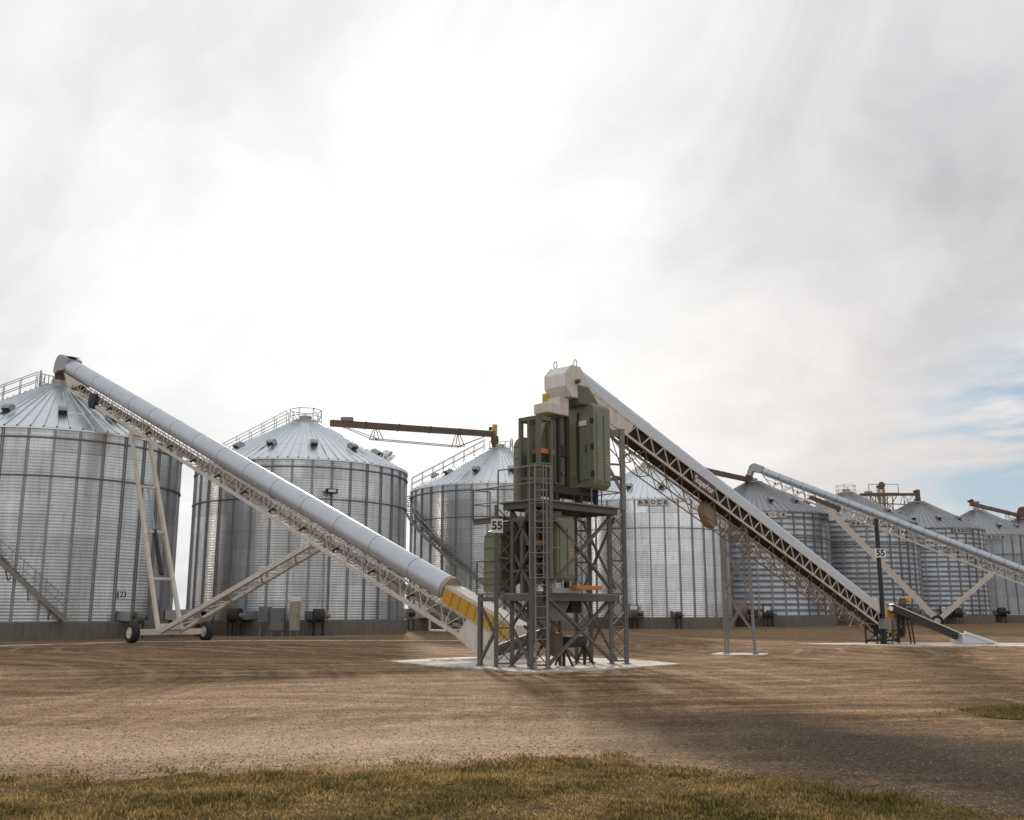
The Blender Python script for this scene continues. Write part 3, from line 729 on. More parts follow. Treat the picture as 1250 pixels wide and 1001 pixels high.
def travelling_conveyor(t, LN, rad, tubemat, dleg, dstrut, axle, half, lw=.16, depth=1.15, end_trim=2.2, seg=2.45, bar=.032, bw=.018):
    """tube on a lattice truss with A-frame undercarriage; returns nothing"""
    ln = LN.len
    # tube with lap rings
    circ = [(rad*math.cos(2*PI*k/40), rad*math.sin(2*PI*k/40)) for k in range(40)]
    mt = MB(); d = .2
    bl_ = []
    while d < ln-end_trim:
        e = min(d+seg, ln-end_trim)
        mt.sweep(circ, [(LN.P(d), LN.b, LN.n), (LN.P(e), LN.b, LN.n)], smooth=True)
        if e < ln-end_trim: bl_.append(MB().sweep(circ, [(LN.P(e-bw), LN.b*1.012, LN.n*1.012), (LN.P(e+bw), LN.b*1.012, LN.n*1.012)], smooth=True))
        d = e
    tc_ = mt.build('tube_cover', tubemat, t); [x_.build('lap_band', M['lap'], tc_) for x_ in bl_]
    # truss
    mb = MB(); mb2 = MB(); n1, n2 = -rad-.03, -depth; b1, b2 = .30, .42
    d0, d1 = 1.0, ln-.4
    def chord(nn, bb, w, h): mb.bar(LN.P(d0+(.0 if nn == n1 else 1.4), bb, nn), LN.P(d1, bb, nn), w, h, LN.n)
    for s_ in (-1, 1):
        chord(n1, s_*b1, .06, .06); chord(n2, s_*b2, .08, .15)
        k = 0; d = d0+1.4; st = .62
        mb.bar(LN.P(d0, s_*b1, n1), LN.P(d, s_*b2, n2), .05, .05)
        while d+st < d1:
            a_, c_ = (LN.P(d, s_*b2, n2), LN.P(d+st, s_*b1, n1)) if k % 2 == 0 else (LN.P(d, s_*b1, n1), LN.P(d+st, s_*b2, n2))
            mb.bar(a_, c_, bar, bar)
            if k % 2 == 0: mb.bar(LN.P(d, s_*b1, n1), LN.P(d, s_*b2, n2), .035, .035)
            d += st; k += 1
    d = d0+1.4
    while d < d1:
        mb.bar(LN.P(d, -b2, n2), LN.P(d, b2, n2), .04, .04); 
        mb.bar(LN.P(d, -b2, n2), LN.P(min(d+1.24, d1), b2, n2), .03, .03)
        d += 1.24
    mb.build('truss', M['cream'], t)
    mb = MB(); mb.bar(LN.P(1.5, 0, n1-.33), LN.P(ln-1, 0, n1-.33), .5, .03, LN.n)
    mb.build('return_belt', M['dark'], t)
    mb = MB(); d = 2.6
    while d < ln-2: mb.tube(LN.P(d, -.3, n1-.4), LN.P(d, .3, n1-.4), .06, 8); mb.bar(LN.P(d, .32, n1-.3), LN.P(d, .32, n1-.55), .12, .06, LN.s); d += 2.48
    mb.build('idler_rollers', M['brown'], t)
    # undercarriage
    ax = V(axle); B = V((LN.b.x, LN.b.y, 0)).normalized(); S = V((LN.s.x, LN.s.y, 0)).normalized()
    zc = ax.z
    for s_ in (1, -1): wheel(t, ax+B*half*s_, B, ax.z-tz(ax.y), .38)
    mb = MB(); mb.box(ax, (2*half-.5, .26, .28), (B, S, V((0, 0, 1))))
    mb.box(ax+B*half*.0+V((0, 0, .25)), (1.1, .5, .3), (B, S, V((0, 0, 1))))
    mb.tube(ax-B*half, ax+B*half, .07); mb.build('axle', M['cream'], t, .015)
    for s_ in (1, -1):
        a_ = ax+B*.62*s_+V((0, 0, .1))-S*.05; c_ = LN.P(dleg, .5*s_, -depth-.05)
        MB().bar(a_, c_, lw, .2 if lw < .2 else .55).build('leg', M['cream'], t, .012)
    a0, c0 = ax+V((0, 0, .1))-S*.05, LN.P(dleg, 0, -depth-.05)
    for f_ in (.24, .47, .70, .97):
        m_ = a0.lerp(c0, f_); MB().box(m_, (1.12, .16, .14), (B, S, V((0, 0, 1)))).build('crossbar', M['cream'], t)
    cyl = MB().tube(a0.lerp(c0, .26), a0.lerp(c0, .48), .11, 12).build('hydraulic_ram', M['dark'], t)
    MB().tube(a0.lerp(c0, .48), a0.lerp(c0, .69), .06, 10).build('piston_rod', M['blue'], cyl)
    for s_ in (1, -1):
        a_ = ax+B*.55*s_+V((0, 0, .0))-S*.0; c_ = LN.P(dstrut, .42*s_, -depth-.08)
        MB().bar(a_, c_, .15, lw*1.4 if s_ == 1 else lw).build('strut', M['cream'], t, .012)
    mb = MB(); A0, C0 = ax, LN.P(dstrut, 0, -depth-.08); k = 0; n = 9
    for i in range(n):
        s_ = 1 if i % 2 == 0 else -1
        p_ = A0.lerp(C0, (i+.6)/(n+.4)); q_ = A0.lerp(C0, (i+1.6)/(n+.4))
        mb.bar(p_+B*.5*s_, q_-B*.5*s_, .07, .07)
        mb.bar(p_+B*.5*s_, p_-B*.5*s_, .05, .05)
    mb.build('strut_lacing', M['cream'], t)

# conveyor to the leftmost bin
A = Line((-27.6, 59.1, 16.62), (.42, 34.6, .88))
tA = thing('grain_conveyor', 'long silver tube conveyor on a cream wheeled truss rising left to the nearest bin', 'conveyor', (-17.0, 49.8, tz(49.8)), 'portable inclined grain conveyors')
wA = V((-16.9, 49.9, tz(49.9)+.49))
dl = 52.4
travelling_conveyor(tA, A, .46, M['tube'], .275*A.len, .705*A.len, wA, 2.0, end_trim=3.9)
# head hood and spout
mb = MB(); w = .46
prof = [(-.42, -.75), (-.52, -.3), (-.5, 0), (-.4, .26), (-.2, .43), (.05, .5), (1.2, .5), (1.2, -.2), (.2, -.55), (-.1, -.8)]
mb.prism([A.P(a, -w, n) for a, n in prof], A.b*2*w); mb.build('head_hood', M['zinc'], tA, .05)
MB().box(A.P(.6, 0, .53), (.6, 1.1, .03), (A.b, A.s.lerp(V((A.s.x, A.s.y, 0)).normalized(), .55).normalized(), A.b.cross(A.s.lerp(V((A.s.x, A.s.y, 0)).normalized(), .55)).normalized())).build('hood_lid', M['zinc'], tA)
hp = A.P(-.3, 0, -.7)
MB().lathe((hp.x, hp.y, hp.z), (0, 0, -1), [(.36, -.1), (.34, .4), (.24, 1.1)], 16).build('spout', M['brown'], tA)
MB().lathe(A.P(5.9, .35, -.95), A.b, [(0, -.05), (.42, -.05), (.46, 0), (.42, .22), (.12, .26), (0, .26)], 20, False).build('drive_pulley', M['dark'], tA)
MB().prism([A.P(.9, -.35, -.45), A.P(3.6, -.35, -.5), A.P(2.2, -.35, -1.2)], A.b*.7).build('head_plate', M['cream'], tA)
# tail: loading hopper with yellow guard
L1 = A.len
mb = MB(); mb.prism([A.P(L1-3.95, .37, -.5), A.P(L1-3.95, .37, .18), A.P(L1-3.4, .37, .24), A.P(L1-.1, .37, .24), A.P(L1-.1, .37, -.5)], A.b*-.74); mb.build('loading_trough', M['cream'], tA, .01)
mb = MB()
for k in range(4):
    a_ = L1-3.75+k*.88; mb.prism([A.P(a_, .385, -.42), A.P(a_+.83, .385, -.42), A.P(a_+.83, .385, .1), A.P(a_, .385, .1)], A.b*.03)
    mb.bar(A.P(a_+.41, .43, -.42), A.P(a_+.41, .43, .1), .04, .05)
mb.build('belt_guard', M['yellow'], tA)
MB().lathe(A.P(L1-3.9, 0, 0), A.s, [(.462, -.12), (.485, -.12), (.485, .06), (.44, .06), (.43, .02), (0, .02)], 40, False).build('end_cap', M['beige_box'], tA)
mb = MB(); mb.prism([A.P(L1-2.35, .43, -.50), A.P(L1+.3, .43, -.50), A.P(L1+.3, .43, -.9), A.P(L1-1.0, .43, -1.45), A.P(L1-2.55, .43, -1.28)], A.b*-.86); mb.build('boot_panel', M['cream'], tA, .015)
mb = MB()
for s_ in (-.42, .42):
    q_ = A.P(L1-4.05, s_, -1.2); r_ = A.P(L1-3.1, s_, -1.2); mb.bar(q_, (q_.x, q_.y, q_.z-.42), .06); mb.bar((q_.x, q_.y, q_.z-.42), (r_.x, r_.y, q_.z-.42), .06)
mb.build('tail_stand', M['cream'], tA)

# conveyor feeding the green tower (dark trussed)
Bc = Line((1.75, 30.0, 8.95), (17.1, 46.6, 1.5))
tB = thing('grain_conveyor', 'dark trussed conveyor with grey arched cover, rising from the black pole to the green tower', 'conveyor', (17.1, 46.6, tz(46.6)), 'inclined belt conveyors')
LB = Bc.len
prof = [(-.29, -.22), (-.29, .1)]+[(-.29*math.cos(a), .1+.2*math.sin(a)) for a in np.linspace(.2, PI-.2, 9)]+[(.29, .1), (.29, -.22)]
fr = []; d = .5
while d < LB-1.2:
    e = min(d+1.83, LB-1.2); fr += [(Bc.P(d), Bc.b, Bc.n), (Bc.P(e-.04), Bc.b, Bc.n)]
    if e < LB-1.2: fr += [(Bc.P(e-.035), Bc.b*1.04, Bc.n*1.04), (Bc.P(e-.002), Bc.b*1.04, Bc.n*1.04)]
    d = e
MB().sweep(prof, fr, smooth=False).build('arched_cover', M['tube'], tB)
MB().bar(Bc.P(1.2, 0, -.50), Bc.P(LB-.3, 0, -.50), .46, .48, Bc.n).build('belt_trough', M['trough'], tB)
mb = MB(); b1 = .31
for s_ in (-1, 1):
    mb.bar(Bc.P(.9, s_*b1, -.26), Bc.P(LB-.2, s_*b1, -.26), .05, .06, Bc.n); mb.bar(Bc.P(1.2, s_*b1, -.78), Bc.P(LB-.2, s_*b1, -.78), .06, .07, Bc.n)
    d = 1.3; k = 0
    while d < LB-.5:
        a_, c_ = (-.78, -.26) if k % 2 == 0 else (-.26, -.78)
        mb.bar(Bc.P(d, s_*b1, a_), Bc.P(d+.42, s_*b1, c_), .035, .035); d += .42; k += 1
    mb.bar(Bc.P(.9, s_*b1, -.26), Bc.P(1.2, s_*b1, -.78), .05, .05)
mb.build('truss', M['cream'], tB)
mb = MB(); a0, a1 = 1.9, LB-1.0  # under-slung stay truss
for s_ in (-.22, .22):
    mb.tube(Bc.P(a0, s_, -1.05), Bc.P(4.2, s_, -1.5), .02, 6); mb.tube(Bc.P(4.2, s_, -1.5), Bc.P(LB-4, s_, -1.5), .022, 6); mb.tube(Bc.P(LB-4, s_, -1.5), Bc.P(a1, s_, -.85), .02, 6)
d = 3.0; k = 0
while d < LB-3.2:
    for s_ in (-1, 1):
        mb.tube(Bc.P(d, s_*.31, -.8), Bc.P(d+.55, s_*.22, -1.5), .016, 5); mb.tube(Bc.P(d+.55, s_*.22, -1.5), Bc.P(d+1.1, s_*.31, -.8), .016, 5)
    mb.tube(Bc.P(d, -.31, -.8), Bc.P(d+.55, .22, -1.5), .014, 5); mb.tube(Bc.P(d+.55, -.22, -1.5), Bc.P(d+.55, .22, -1.5), .018, 5)
    d += 1.1
mb.build('stay_truss', M['tan'], tB)
# octagonal head housing
mb = MB(); oc = [(.53*math.cos(PI/8+k*PI/4), .53*math.sin(PI/8+k*PI/4)) for k in range(8)]
S = V((Bc.s.x, Bc.s.y, 0)).normalized(); Bh = V((Bc.b.x, Bc.b.y, 0)).normalized(); hc = Bc.P(.0, 0, 0)+V((-.08, 0, -.36))
mb.prism([hc-Bh*.42+S*a+V((0, 0, c)) for a, c in oc], Bh*.84); hh = mb.build('head_housing', M['white'], tB, .02)
mb = MB(); oc2 = [(a*1.03, c*1.03) for a, c in oc]
mb.prism([hc+Bh*.40+S*a+V((0, 0, c)) for a, c in oc2], Bh*.03); mb.prism([hc-Bh*.43+S*a+V((0, 0, c)) for a, c in oc2], Bh*.03); mb.build('flange', M['cream'], hh)
MB().tube(hc+Bh*.4, hc+Bh*.56, .07, 10).build('shaft', M['brown'], hh)
mb = MB()
for s_, a_ in ((-.3, -.25), (.32, .2)):
    c = hc+Bh*s_+S*a_*.5+V((0, 0, .62)); n = 10
    for k in range(n): q1, q2 = 2*PI*k/n, 2*PI*(k+1)/n; mb.tube(c+Bh*.07*math.cos(q1)+V((0, 0, .12*math.sin(q1))), c+Bh*.07*math.cos(q2)+V((0, 0, .12*math.sin(q2))), .02, 6)
    mb.bar(c-V((0, 0, .12)), c-V((0, 0, .2)), .06)
mb.build('lifting_eye', M['cream'], hh)
MB().box(hc-Bh*.55-S*.1-V((0, 0, .42)), (.3, .42, .3), (Bh, S, V((0, 0, 1)))).build('motor', M['yellow'], tB, .02)
mb = MB(); mb.prism([Bc.P(.45, .32, -.12), Bc.P(3.3, .32, -.26), Bc.P(3.0, .32, -.8), Bc.P(2.2, .32, -.98), Bc.P(.6, .32, -.5)], Bc.b*-.64); mb.build('head_skirt', M['cream'], tB)
MB().lathe(Bc.P(8.7, .0, -1.22), Bc.b+Bc.n*.25, [(0, -.12), (.50, -.12), (.54, 0), (.50, .12), (.15, .18), (0, .18)], 28, False).build('round_cover', M['tan'], tB)
# banner
db = 0
for k in range(400):
    q_ = Bc.P(k*.1, .34, -.52)
    if q_.x/q_.y > az_of(859, 591): db = k*.1; break
pn = MB().bar(Bc.P(db-.72, .345, -.52), Bc.P(db+.72, .345, -.52), .02, .46, Bc.n).build('name_banner', M['maroon'], tB)
place_text('lettering', text_mesh('Superior', .36, M['letters_w'], .004, .008), pn, Bc.P(db, .362, -.53), Bc.s, Bc.n)
# tail drive
mb = MB(); mb.box(Bc.P(LB-.75, 0, .02), (.7, 1.3, .56), (Bc.b, Bc.s, Bc.n)); mb.build('tail_box', M['cream'], tB, .02)
MB().box(Bc.P(LB+.15, .32, -.05), (.16, .7, .45), (Bc.b, Bc.s, Bc.n)).build('belt_guard', M['yellow'], tB, .02)
mc = at(1106, 732, 46.7); MB().tube(mc-Bh*.14, mc+Bh*.2, .13, 16).build('motor', M['yellow'], tB); MB().box(mc-V((.22, 0, .12)), (.32, .3, .38)).build('reducer', M['brown'], tB, .03)
mb = MB(); mb.bar(mc-V((.1, 0, .2)), (mc.x-.25, mc.y, .5), .12, .22); mb.bar(mc-V((.35, 0, .3)), (mc.x-.5, mc.y, .2), .1, .2); mb.box(mc-V((.2, 0, .25)), (.55, .4, .08)); mb.build('motor_mount', M['dark'], tB)
mb = MB()
for o_ in (-.35, .35):
    a_ = Bc.P(LB-.2, o_, -.78); zz_ = .25
    for k in range(3):
        x0_, x1_ = k*.42, (k+1)*.42
        p0_ = a_+S*x0_; p1_ = a_+S*x1_
        mb.bar(p0_, (p1_.x, p1_.y, zz_), .045); mb.bar((p0_.x, p0_.y, zz_), p1_-V((0, 0, .0)), .045)
    e_ = a_+S*1.3; mb.bar((a_.x, a_.y, zz_), (e_.x, e_.y, zz_), .07); mb.bar(a_, e_, .06)
mb.build('tail_frame', M['cream'], tB)
MB().box(Bc.P(LB+.3, 0, -.55), (.5, 1.1, .6), (Bh, S, V((0, 0, 1)))).build('boot', M['dark'], tB, .02)
mb = MB(); tp = Bc.P(LB, 0, -.1)
for s_ in (-.35, .35):
    for o_ in (-1.0, .2, 1.0):
        q_ = tp+Bh*s_+S*o_; mb.bar((q_.x, q_.y, tz(q_.y)), (q_.x, q_.y, 1.2), .07)
    a_, c_ = tp+Bh*s_-S*1.0, tp+Bh*s_+S*1.0
    mb.bar((a_.x, a_.y, .3), (c_.x, c_.y, .3), .08); mb.bar((a_.x, a_.y, .9), (c_.x, c_.y, .9), .07); mb.bar((a_.x, a_.y, .2), (c_.x, c_.y, .9), .05); mb.bar((a_.x, a_.y, .9), (c_.x, c_.y, .2), .05)
mb.build('drive_frame', M['dark'], tB)
mb = MB(); mb.tube(tp+S*1.15-Bh*.1-V((0, 0, .75)), tp+S*1.15+Bh*.55-V((0, 0, .75)), .26, 18); mb.build('drive_drum', M['red'], tB)
mb = MB(); mb.box(tp+S*.5+Bh*.3-V((0, 0, .4)), (.4, .5, .5), (Bh, S, V((0, 0, 1)))); mb.build('gearbox', M['steel_lt'], tB, .03)
MB().box(tp-S*.7+Bh*.45-V((0, 0, .35)), (.3, .8, .45), (Bh, S, V((0, 0, 1)))).build('take_up_box', M['steel_lt'], tB, .03)
MB().tube(tp+S*.7-Bh*.2-V((0, 0, .75)), tp+S*.7+Bh*.5-V((0, 0, .75)), .17, 14).build('pulley', M['yellow'], tB)

# far conveyor
Cc = Line((25.95, 104.2, 16.55), (57.0, 90.1, 1.0))
tC = thing('grain_conveyor', 'far blue-grey tube conveyor on a cream wheeled truss, descending to the right edge', 'conveyor', (41.0, 97.6, tz(97)), 'portable inclined grain conveyors')
def d_at(LN, az):
    for k in range(800):
        q_ = LN.P(k*.1)
        if q_.x/q_.y > az: return k*.1
travelling_conveyor(tC, Cc, .37, M['tube_far'], d_at(Cc, az_of(1018, 612)), d_at(Cc, az_of(1218, 700)), (41.2, 97.4, .66), 2.0, lw=.34, depth=1.3, seg=1.25, bar=.06, bw=.04)
mb = MB(); w = .46; prof = [(-.55, -1.1), (-.62, -.1), (-.4, .3), (-.1, .44), (.9, .44), (.9, -.3), (.0, -.45), (.0, -1.0)]
mb.prism([Cc.P(a, -w, n) for a, n in prof], Cc.b*2*w); mb.build('head_hood', M['zinc'], tC, .05)
hp = Cc.P(-.4, 0, -.9); MB().lathe((hp.x, hp.y, hp.z), (0, 0, -1), [(.34, 0), (.3, .6), (.24, 1.0)], 16).build('spout', M['brown'], tC)
q_ = d_at(Cc, az_of(1010, 605)); MB().bar(Cc.P(q_-1.6, .4, -.85), Cc.P(q_+1.6, .4, -.85), .5, .45, Cc.n).build('drive_unit', M['brown'], tC)

# low auger with galvanised hopper, right of the pole
a0 = at(1088, 741, 46.2); a1 = V((at(1172, 778, 46.4).x, 46.4, .42))
t = thing('auger_conveyor', 'low flat conveyor sloping down from the pole to a small galvanised ground hopper', 'conveyor', (a1.x, a1.y, .155))
mb = MB(); mb.bar(a0-V((0, 0, .05)), a1, .42, .30); mb.build('casing', M['dark'], t)
mb = MB(); mb.bar(a0+V((0, 0, .13)), a1+V((0, 0, .18)), .46, .05); mb.build('lid', M['cream'], t)
mb = MB(); hx = a1.x
mb.prism([(hx-.2, 45.7, .16), (hx-.2, 45.7, .60), (hx+.1, 45.7, .62), (hx+1.2, 45.7, .22), (hx+1.2, 45.7, .16)], (0, 1.3, 0)); mb.build('hopper', M['tube'], t, .02)
mb = MB(); mb.bar((hx-.1, 45.66, .68), (hx+1.3, 45.66, .2), .08, .1); mb.bar((hx-.1, 47.04, .68), (hx+1.3, 47.04, .2), .08, .1); mb.build('hopper_rim', M['white'], t)
mb = MB(); c = a0.lerp(a1, .25)
for s_ in (-.2, .2): mb.bar((c.x, c.y+s_, c.z-.1), (c.x+.1, c.y+s_, .155), .06)
mb.build('stand', M['dark'], t)

# pole with number sign
t = thing('sign_pole', 'tall black pole carrying a white number sign beside the drive end of the trussed conveyor', 'pole', (16.85, 45.7, .155))
z1 = at(1066.5, 633, 45.7).z
MB().tube((16.85, 45.7, .155), (16.85, 45.7, z1), .10, 14).build('pole', M['black'], t)
MB().lathe((16.85, 45.7, .155), (0, 0, 1), [(.22, 0), (.22, .04), (0, .04)], 16, False).build('base_plate', M['black'], t)
zs = at(1069, 675, 45.5).z
sg = MB().box((16.9, 45.57, zs), (.50, .02, .40)).build('sign', M['letters_w'], t)
place_text('lettering', text_mesh('55', .40, M['letters'], .004, .012), sg, (16.9, 45.555, zs), (1, 0, 0), (0, 0, 1))

# ------------------------------------------------------------------ machinery tower
OC = V((.78, 28.6, 0)); E1 = V((.7071, .7071, 0)); E2 = V((-.7071, .7071, 0)); ZU = V((0, 0, 1))
def T(a, b, z=0): return OC+E1*a+E2*b+ZU*z
tw = thing('machinery_tower', 'grey steel lattice tower with two decks carrying the green grain cleaners', 'tower', (1.5, 30.3, .035))
PX = V((.985, .17, 0)); hp = .235
LA, LW = 3.55, 1.43
cols_ = {'C': (T(0, 0), 4.75), 'L': (T(0, LW), 4.75), 'R': (T(LA, 0), 4.75), 'B': (T(LA, LW), 4.75)}
z0 = .035
for k, (c, h) in cols_.items():
    mb = MB()
    for s_ in (-1, 1):
        q_ = c+PX*hp*s_; mb.box(q_+ZU*((h+z0)/2), (.115, .115, h-z0), (PX, ZU.cross(PX), ZU))
        mb.box(q_+ZU*(z0+.012), (.24, .24, .024), (PX, ZU.cross(PX), ZU))
    n = 9
    for i in range(n):
        za, zb = z0+.1+(h-.2)*i/n, z0+.1+(h-.2)*(i+1)/n
        mb.bar(c-PX*hp+ZU*za, c+PX*hp+ZU*zb, .045, .03); mb.bar(c+PX*hp+ZU*za, c-PX*hp+ZU*zb, .045, .03)
        if i % 2 == 0: mb.bar(c-PX*hp+ZU*za, c+PX*hp+ZU*za, .06, .05)
    mb.build('lattice_column', M['steel'], tw)
# bracing per face
def brace(p, q, levels, w=.09):
    mb = MB()
    for a_, c_ in levels:
        mb.bar(p+ZU*a_, q+ZU*c_, w, w*.7); mb.bar(q+ZU*(a_+.01), p+ZU*(c_+.01), w, w*.7)
    mb.build('cross_brace', M['steel'], tw)
C_, L_, R_, B_ = (cols_[k][0] for k in 'CLRB')
brace(C_+PX*hp, R_-PX*hp, [(.12, 2.0), (2.3, 4.5)], .10)
brace(L_+PX*hp, C_-PX*hp, [(.12, 1.15), (1.2, 2.05), (2.3, 3.4), (3.45, 4.6)], .085)
brace(L_+PX*hp+E2*.0, B_-PX*hp, [(.12, 2.0), (2.3, 4.5)])
brace(R_+E2*.1, B_, [(.12, 2.0), (2.3, 4.5)], .08)
# decks
for z in (2.1, 4.78):
    mb = MB()
    for p_, q_ in ((C_, R_), (R_, B_), (B_, L_), (L_, C_)): mb.bar(p_+ZU*(z-.09), q_+ZU*(z-.09), .1, .18)
    for k in range(1, 4): mb.bar(T(LA*k/4, .05, z-.07), T(LA*k/4, LW-.05, z-.07), .08, .12)
    mb.build('deck_beams', M['steel'], tw)
MB().bar(T(-.05, 1.5, 4.3), T(-.05, 2.7, 4.3), .09, .14).build('balcony_beam', M['steel'], tw)
MB().box(T(LA/2, LW/2, 4.805), (LA+.35, LW+.3, .04), (E1, E2, ZU)).build('deck', M['steel_lt'], tw)
MB().box(T(LA/2, LW/2, 2.125), (LA+.1, LW+.1, .04), (E1, E2, ZU)).build('deck', M['steel_lt'], tw)
# left balconies
FL = T(-.02, LW+1.0)
MB().box(T(.25, 2.1, 4.39), (.75, 1.2, .04), (E1, E2, ZU)).build('balcony', M['brown'], tw)
MB().box(T(.3, 2.0, 2.123), (.8, 1.1, .04), (E1, E2, ZU)).build('balcony', M['steel_lt'], tw)
mb = MB(); mb.bar(FL+ZU*.035, FL+ZU*2.1, .12); mb.bar(FL+ZU*1.98, L_-PX*hp+ZU*1.98, .1, .14); mb.bar(FL+ZU*1.8, L_-PX*hp+ZU*.9, .07); mb.bar(FL+ZU*.15, L_-PX*hp+ZU*1.1, .08)
mb.box(FL+ZU*.047, (.26, .26, .024)); mb.build('balcony_post', M['steel'], tw)
def rail(pts, h=1.0, mid=True, name='handrail'):
    mb = MB()
    for p_, q_ in zip(pts[:-1], pts[1:]):
        mb.tube(p_+ZU*h, q_+ZU*h, .024, 8)
        if mid: mb.tube(p_+ZU*h*.5, q_+ZU*h*.5, .02, 8)
        n = max(1, round((q_-p_).length/1.0))
        for i in range(n+1): c = p_.lerp(q_, i/n); mb.tube(c, c+ZU*h, .024, 8)
    mb.build(name, M['steel_lt'], tw)
rail([T(-.16, LW+.1, 4.8), T(-.16, .0, 4.8), T(.35, -.16, 4.8)])
rail([T(-.12, 1.6, 4.4), T(-.12, 2.68, 4.4), T(.6, 2.68, 4.4)], .9)
rail([T(2.2, -.14, 4.8), T(LA+.1, -.14, 4.8), T(LA+.15, LW+.1, 4.8)])
rail([T(-.08, LW+.25, 2.12), T(-.08, LW+1.1, 2.12), T(.7, LW+1.1, 2.12)])
# ladder with cage against the front column
lb = T(-.0, -.0)+V((.05, -.22, 0)); mb = MB()
for s_ in (-.17, .17): mb.box(lb+PX*s_+ZU*2.95, (.045, .03, 5.8), (PX, ZU.cross(PX), ZU))
for k in range(19): mb.tube(lb-PX*.17+ZU*(.25+k*.3), lb+PX*.17+ZU*(.25+k*.3), .014, 6)
ld = mb.build('ladder', M['steel_lt'], tw)
mb = MB(); lc = lb+V((.18, -.12, 0)); yy = ZU.cross(PX)
zc_ = [2.55, 3.25, 3.95, 4.65, 5.35, 5.8]
def hoop(a, z): return lb+PX*(.33*math.cos(a)+.0)-yy*(.34+.36*math.sin(a)-.34)+ZU*z
for z in zc_:
    for k in range(12): mb.tube(hoop(PI*k/12, z), hoop(PI*(k+1)/12, z), .014, 5)
for a in (0, PI*.25, PI*.5, PI*.75, PI): mb.bar(hoop(a, zc_[0]), hoop(a, zc_[-1]), .03, .012)
mb.build('safety_cage', M['steel_lt'], ld)
mb = MB()
for z in (3.42, 4.2): mb.tube(C_+PX*hp+ZU*z, C_+PX*hp+PX*.55-yy*.1+ZU*z, .02, 6)
mb.build('rest_bar', M['steel_lt'], tw)
# tall post with head supports for the conveyor
mb = MB(); rp = R_+PX*hp
mb.box(rp+ZU*6.05, (.15, .15, 2.6), (PX, ZU.cross(PX), ZU)); mb.bar(rp+ZU*7.25, T(2.9, .5, 7.3), .1, .12); mb.bar(rp+ZU*5.3, T(2.6, .3, 7.2), .08); mb.bar(rp+ZU*7.3, V((Bc.P(2.6, .3, -.8))), .09, .1)
mb.bar(rp+ZU*6.2, T(3.2, 1.4, 6.4), .06); mb.bar(rp+ZU*5.75, T(LA, LW, 5.75), .06); mb.bar(rp+ZU*6.5, T(LA+.1, -.9, 6.55), .04); 
mb.build('conveyor_support', M['steel_lt'], tw)
# number sign on the left column
q_ = L_-PX*hp+V((.02, -.09, 0))+ZU*4.12
sg = MB().box(q_, (.35, .02, .42), (PX, ZU.cross(PX), ZU)).build('sign', M['letters_w'], tw)
place_text('lettering', text_mesh('55', .33, M['letters'], .003, .01), sg, q_+V((0, -.014, 0)), PX, ZU)
mb = MB(); mb.tube(T(1.75, .6, .72), T(2.55, .6, .72), .17, 16); mb.tube(T(1.6, .6, .72), T(2.7, .6, .72), .05, 8)
for a_ in (1.68, 2.62): mb.bar(T(a_, .6, .035), T(a_, .6, .76), .08, .06); mb.bar(T(a_, .25, .05), T(a_, .6, .62), .05); mb.bar(T(a_, .95, .05), T(a_, .6, .62), .05)
mb.build('boot_drum', M['dark'], tw)
mb = MB()
for z_a, z_b in ((.1, 1.2), (1.1, 2.0)): mb.bar(T(.6, .9, z_a), T(1.9, 1.2, z_b), .06); mb.bar(T(1.9, .9, z_a), T(.6, 1.2, z_b), .06)
mb.bar(T(.6, 1.0, .035), T(.6, 1.0, 2.0), .08); mb.bar(T(1.95, 1.0, .035), T(1.95, 1.0, 2.0), .08); mb.build('inner_frame', M['brown'], tw)
# control boxes, pipes and orange tray under the lower deck
mb = MB(); mb.box(T(.95, -.12, 2.22), (1.2, .14, .14), (E1, E2, ZU)); 
for k in range(4): mb.tube(T(.55+k*.33, -.1, 2.2), T(.55+k*.33, -.1, 2.5), .04, 8)
mb.build('pipework', M['zinc'], tw)
MB().box(T(1.75, -.25, 2.31), (1.15, .3, .12), (E1, E2, ZU)).build('orange_tray', M['orange'], tw, .02)
mb = MB(); mb.prism([T(.7, .5, 1.93), T(1.9, .5, 1.93), T(1.5, .5, 1.35), T(1.1, .5, 1.35)], E2*.8); mb.build('discharge_hopper', M['steel_lt'], tw, .01)
mb = MB(); mb.tube(T(1.3, .7, 1.05), T(.9, 2.6, .45), .17, 14); mb.tube(T(1.35, .6, 1.0), T(1.35, .6, .35), .2, 14); mb.build('discharge_spout', M['brown'], tw)
mb = MB(); mb.box(T(2.3, .8, 1.80), (.45, .4, .45), (E1, E2, ZU)); mb.build('drive_unit', M['dark'], tw, .02)

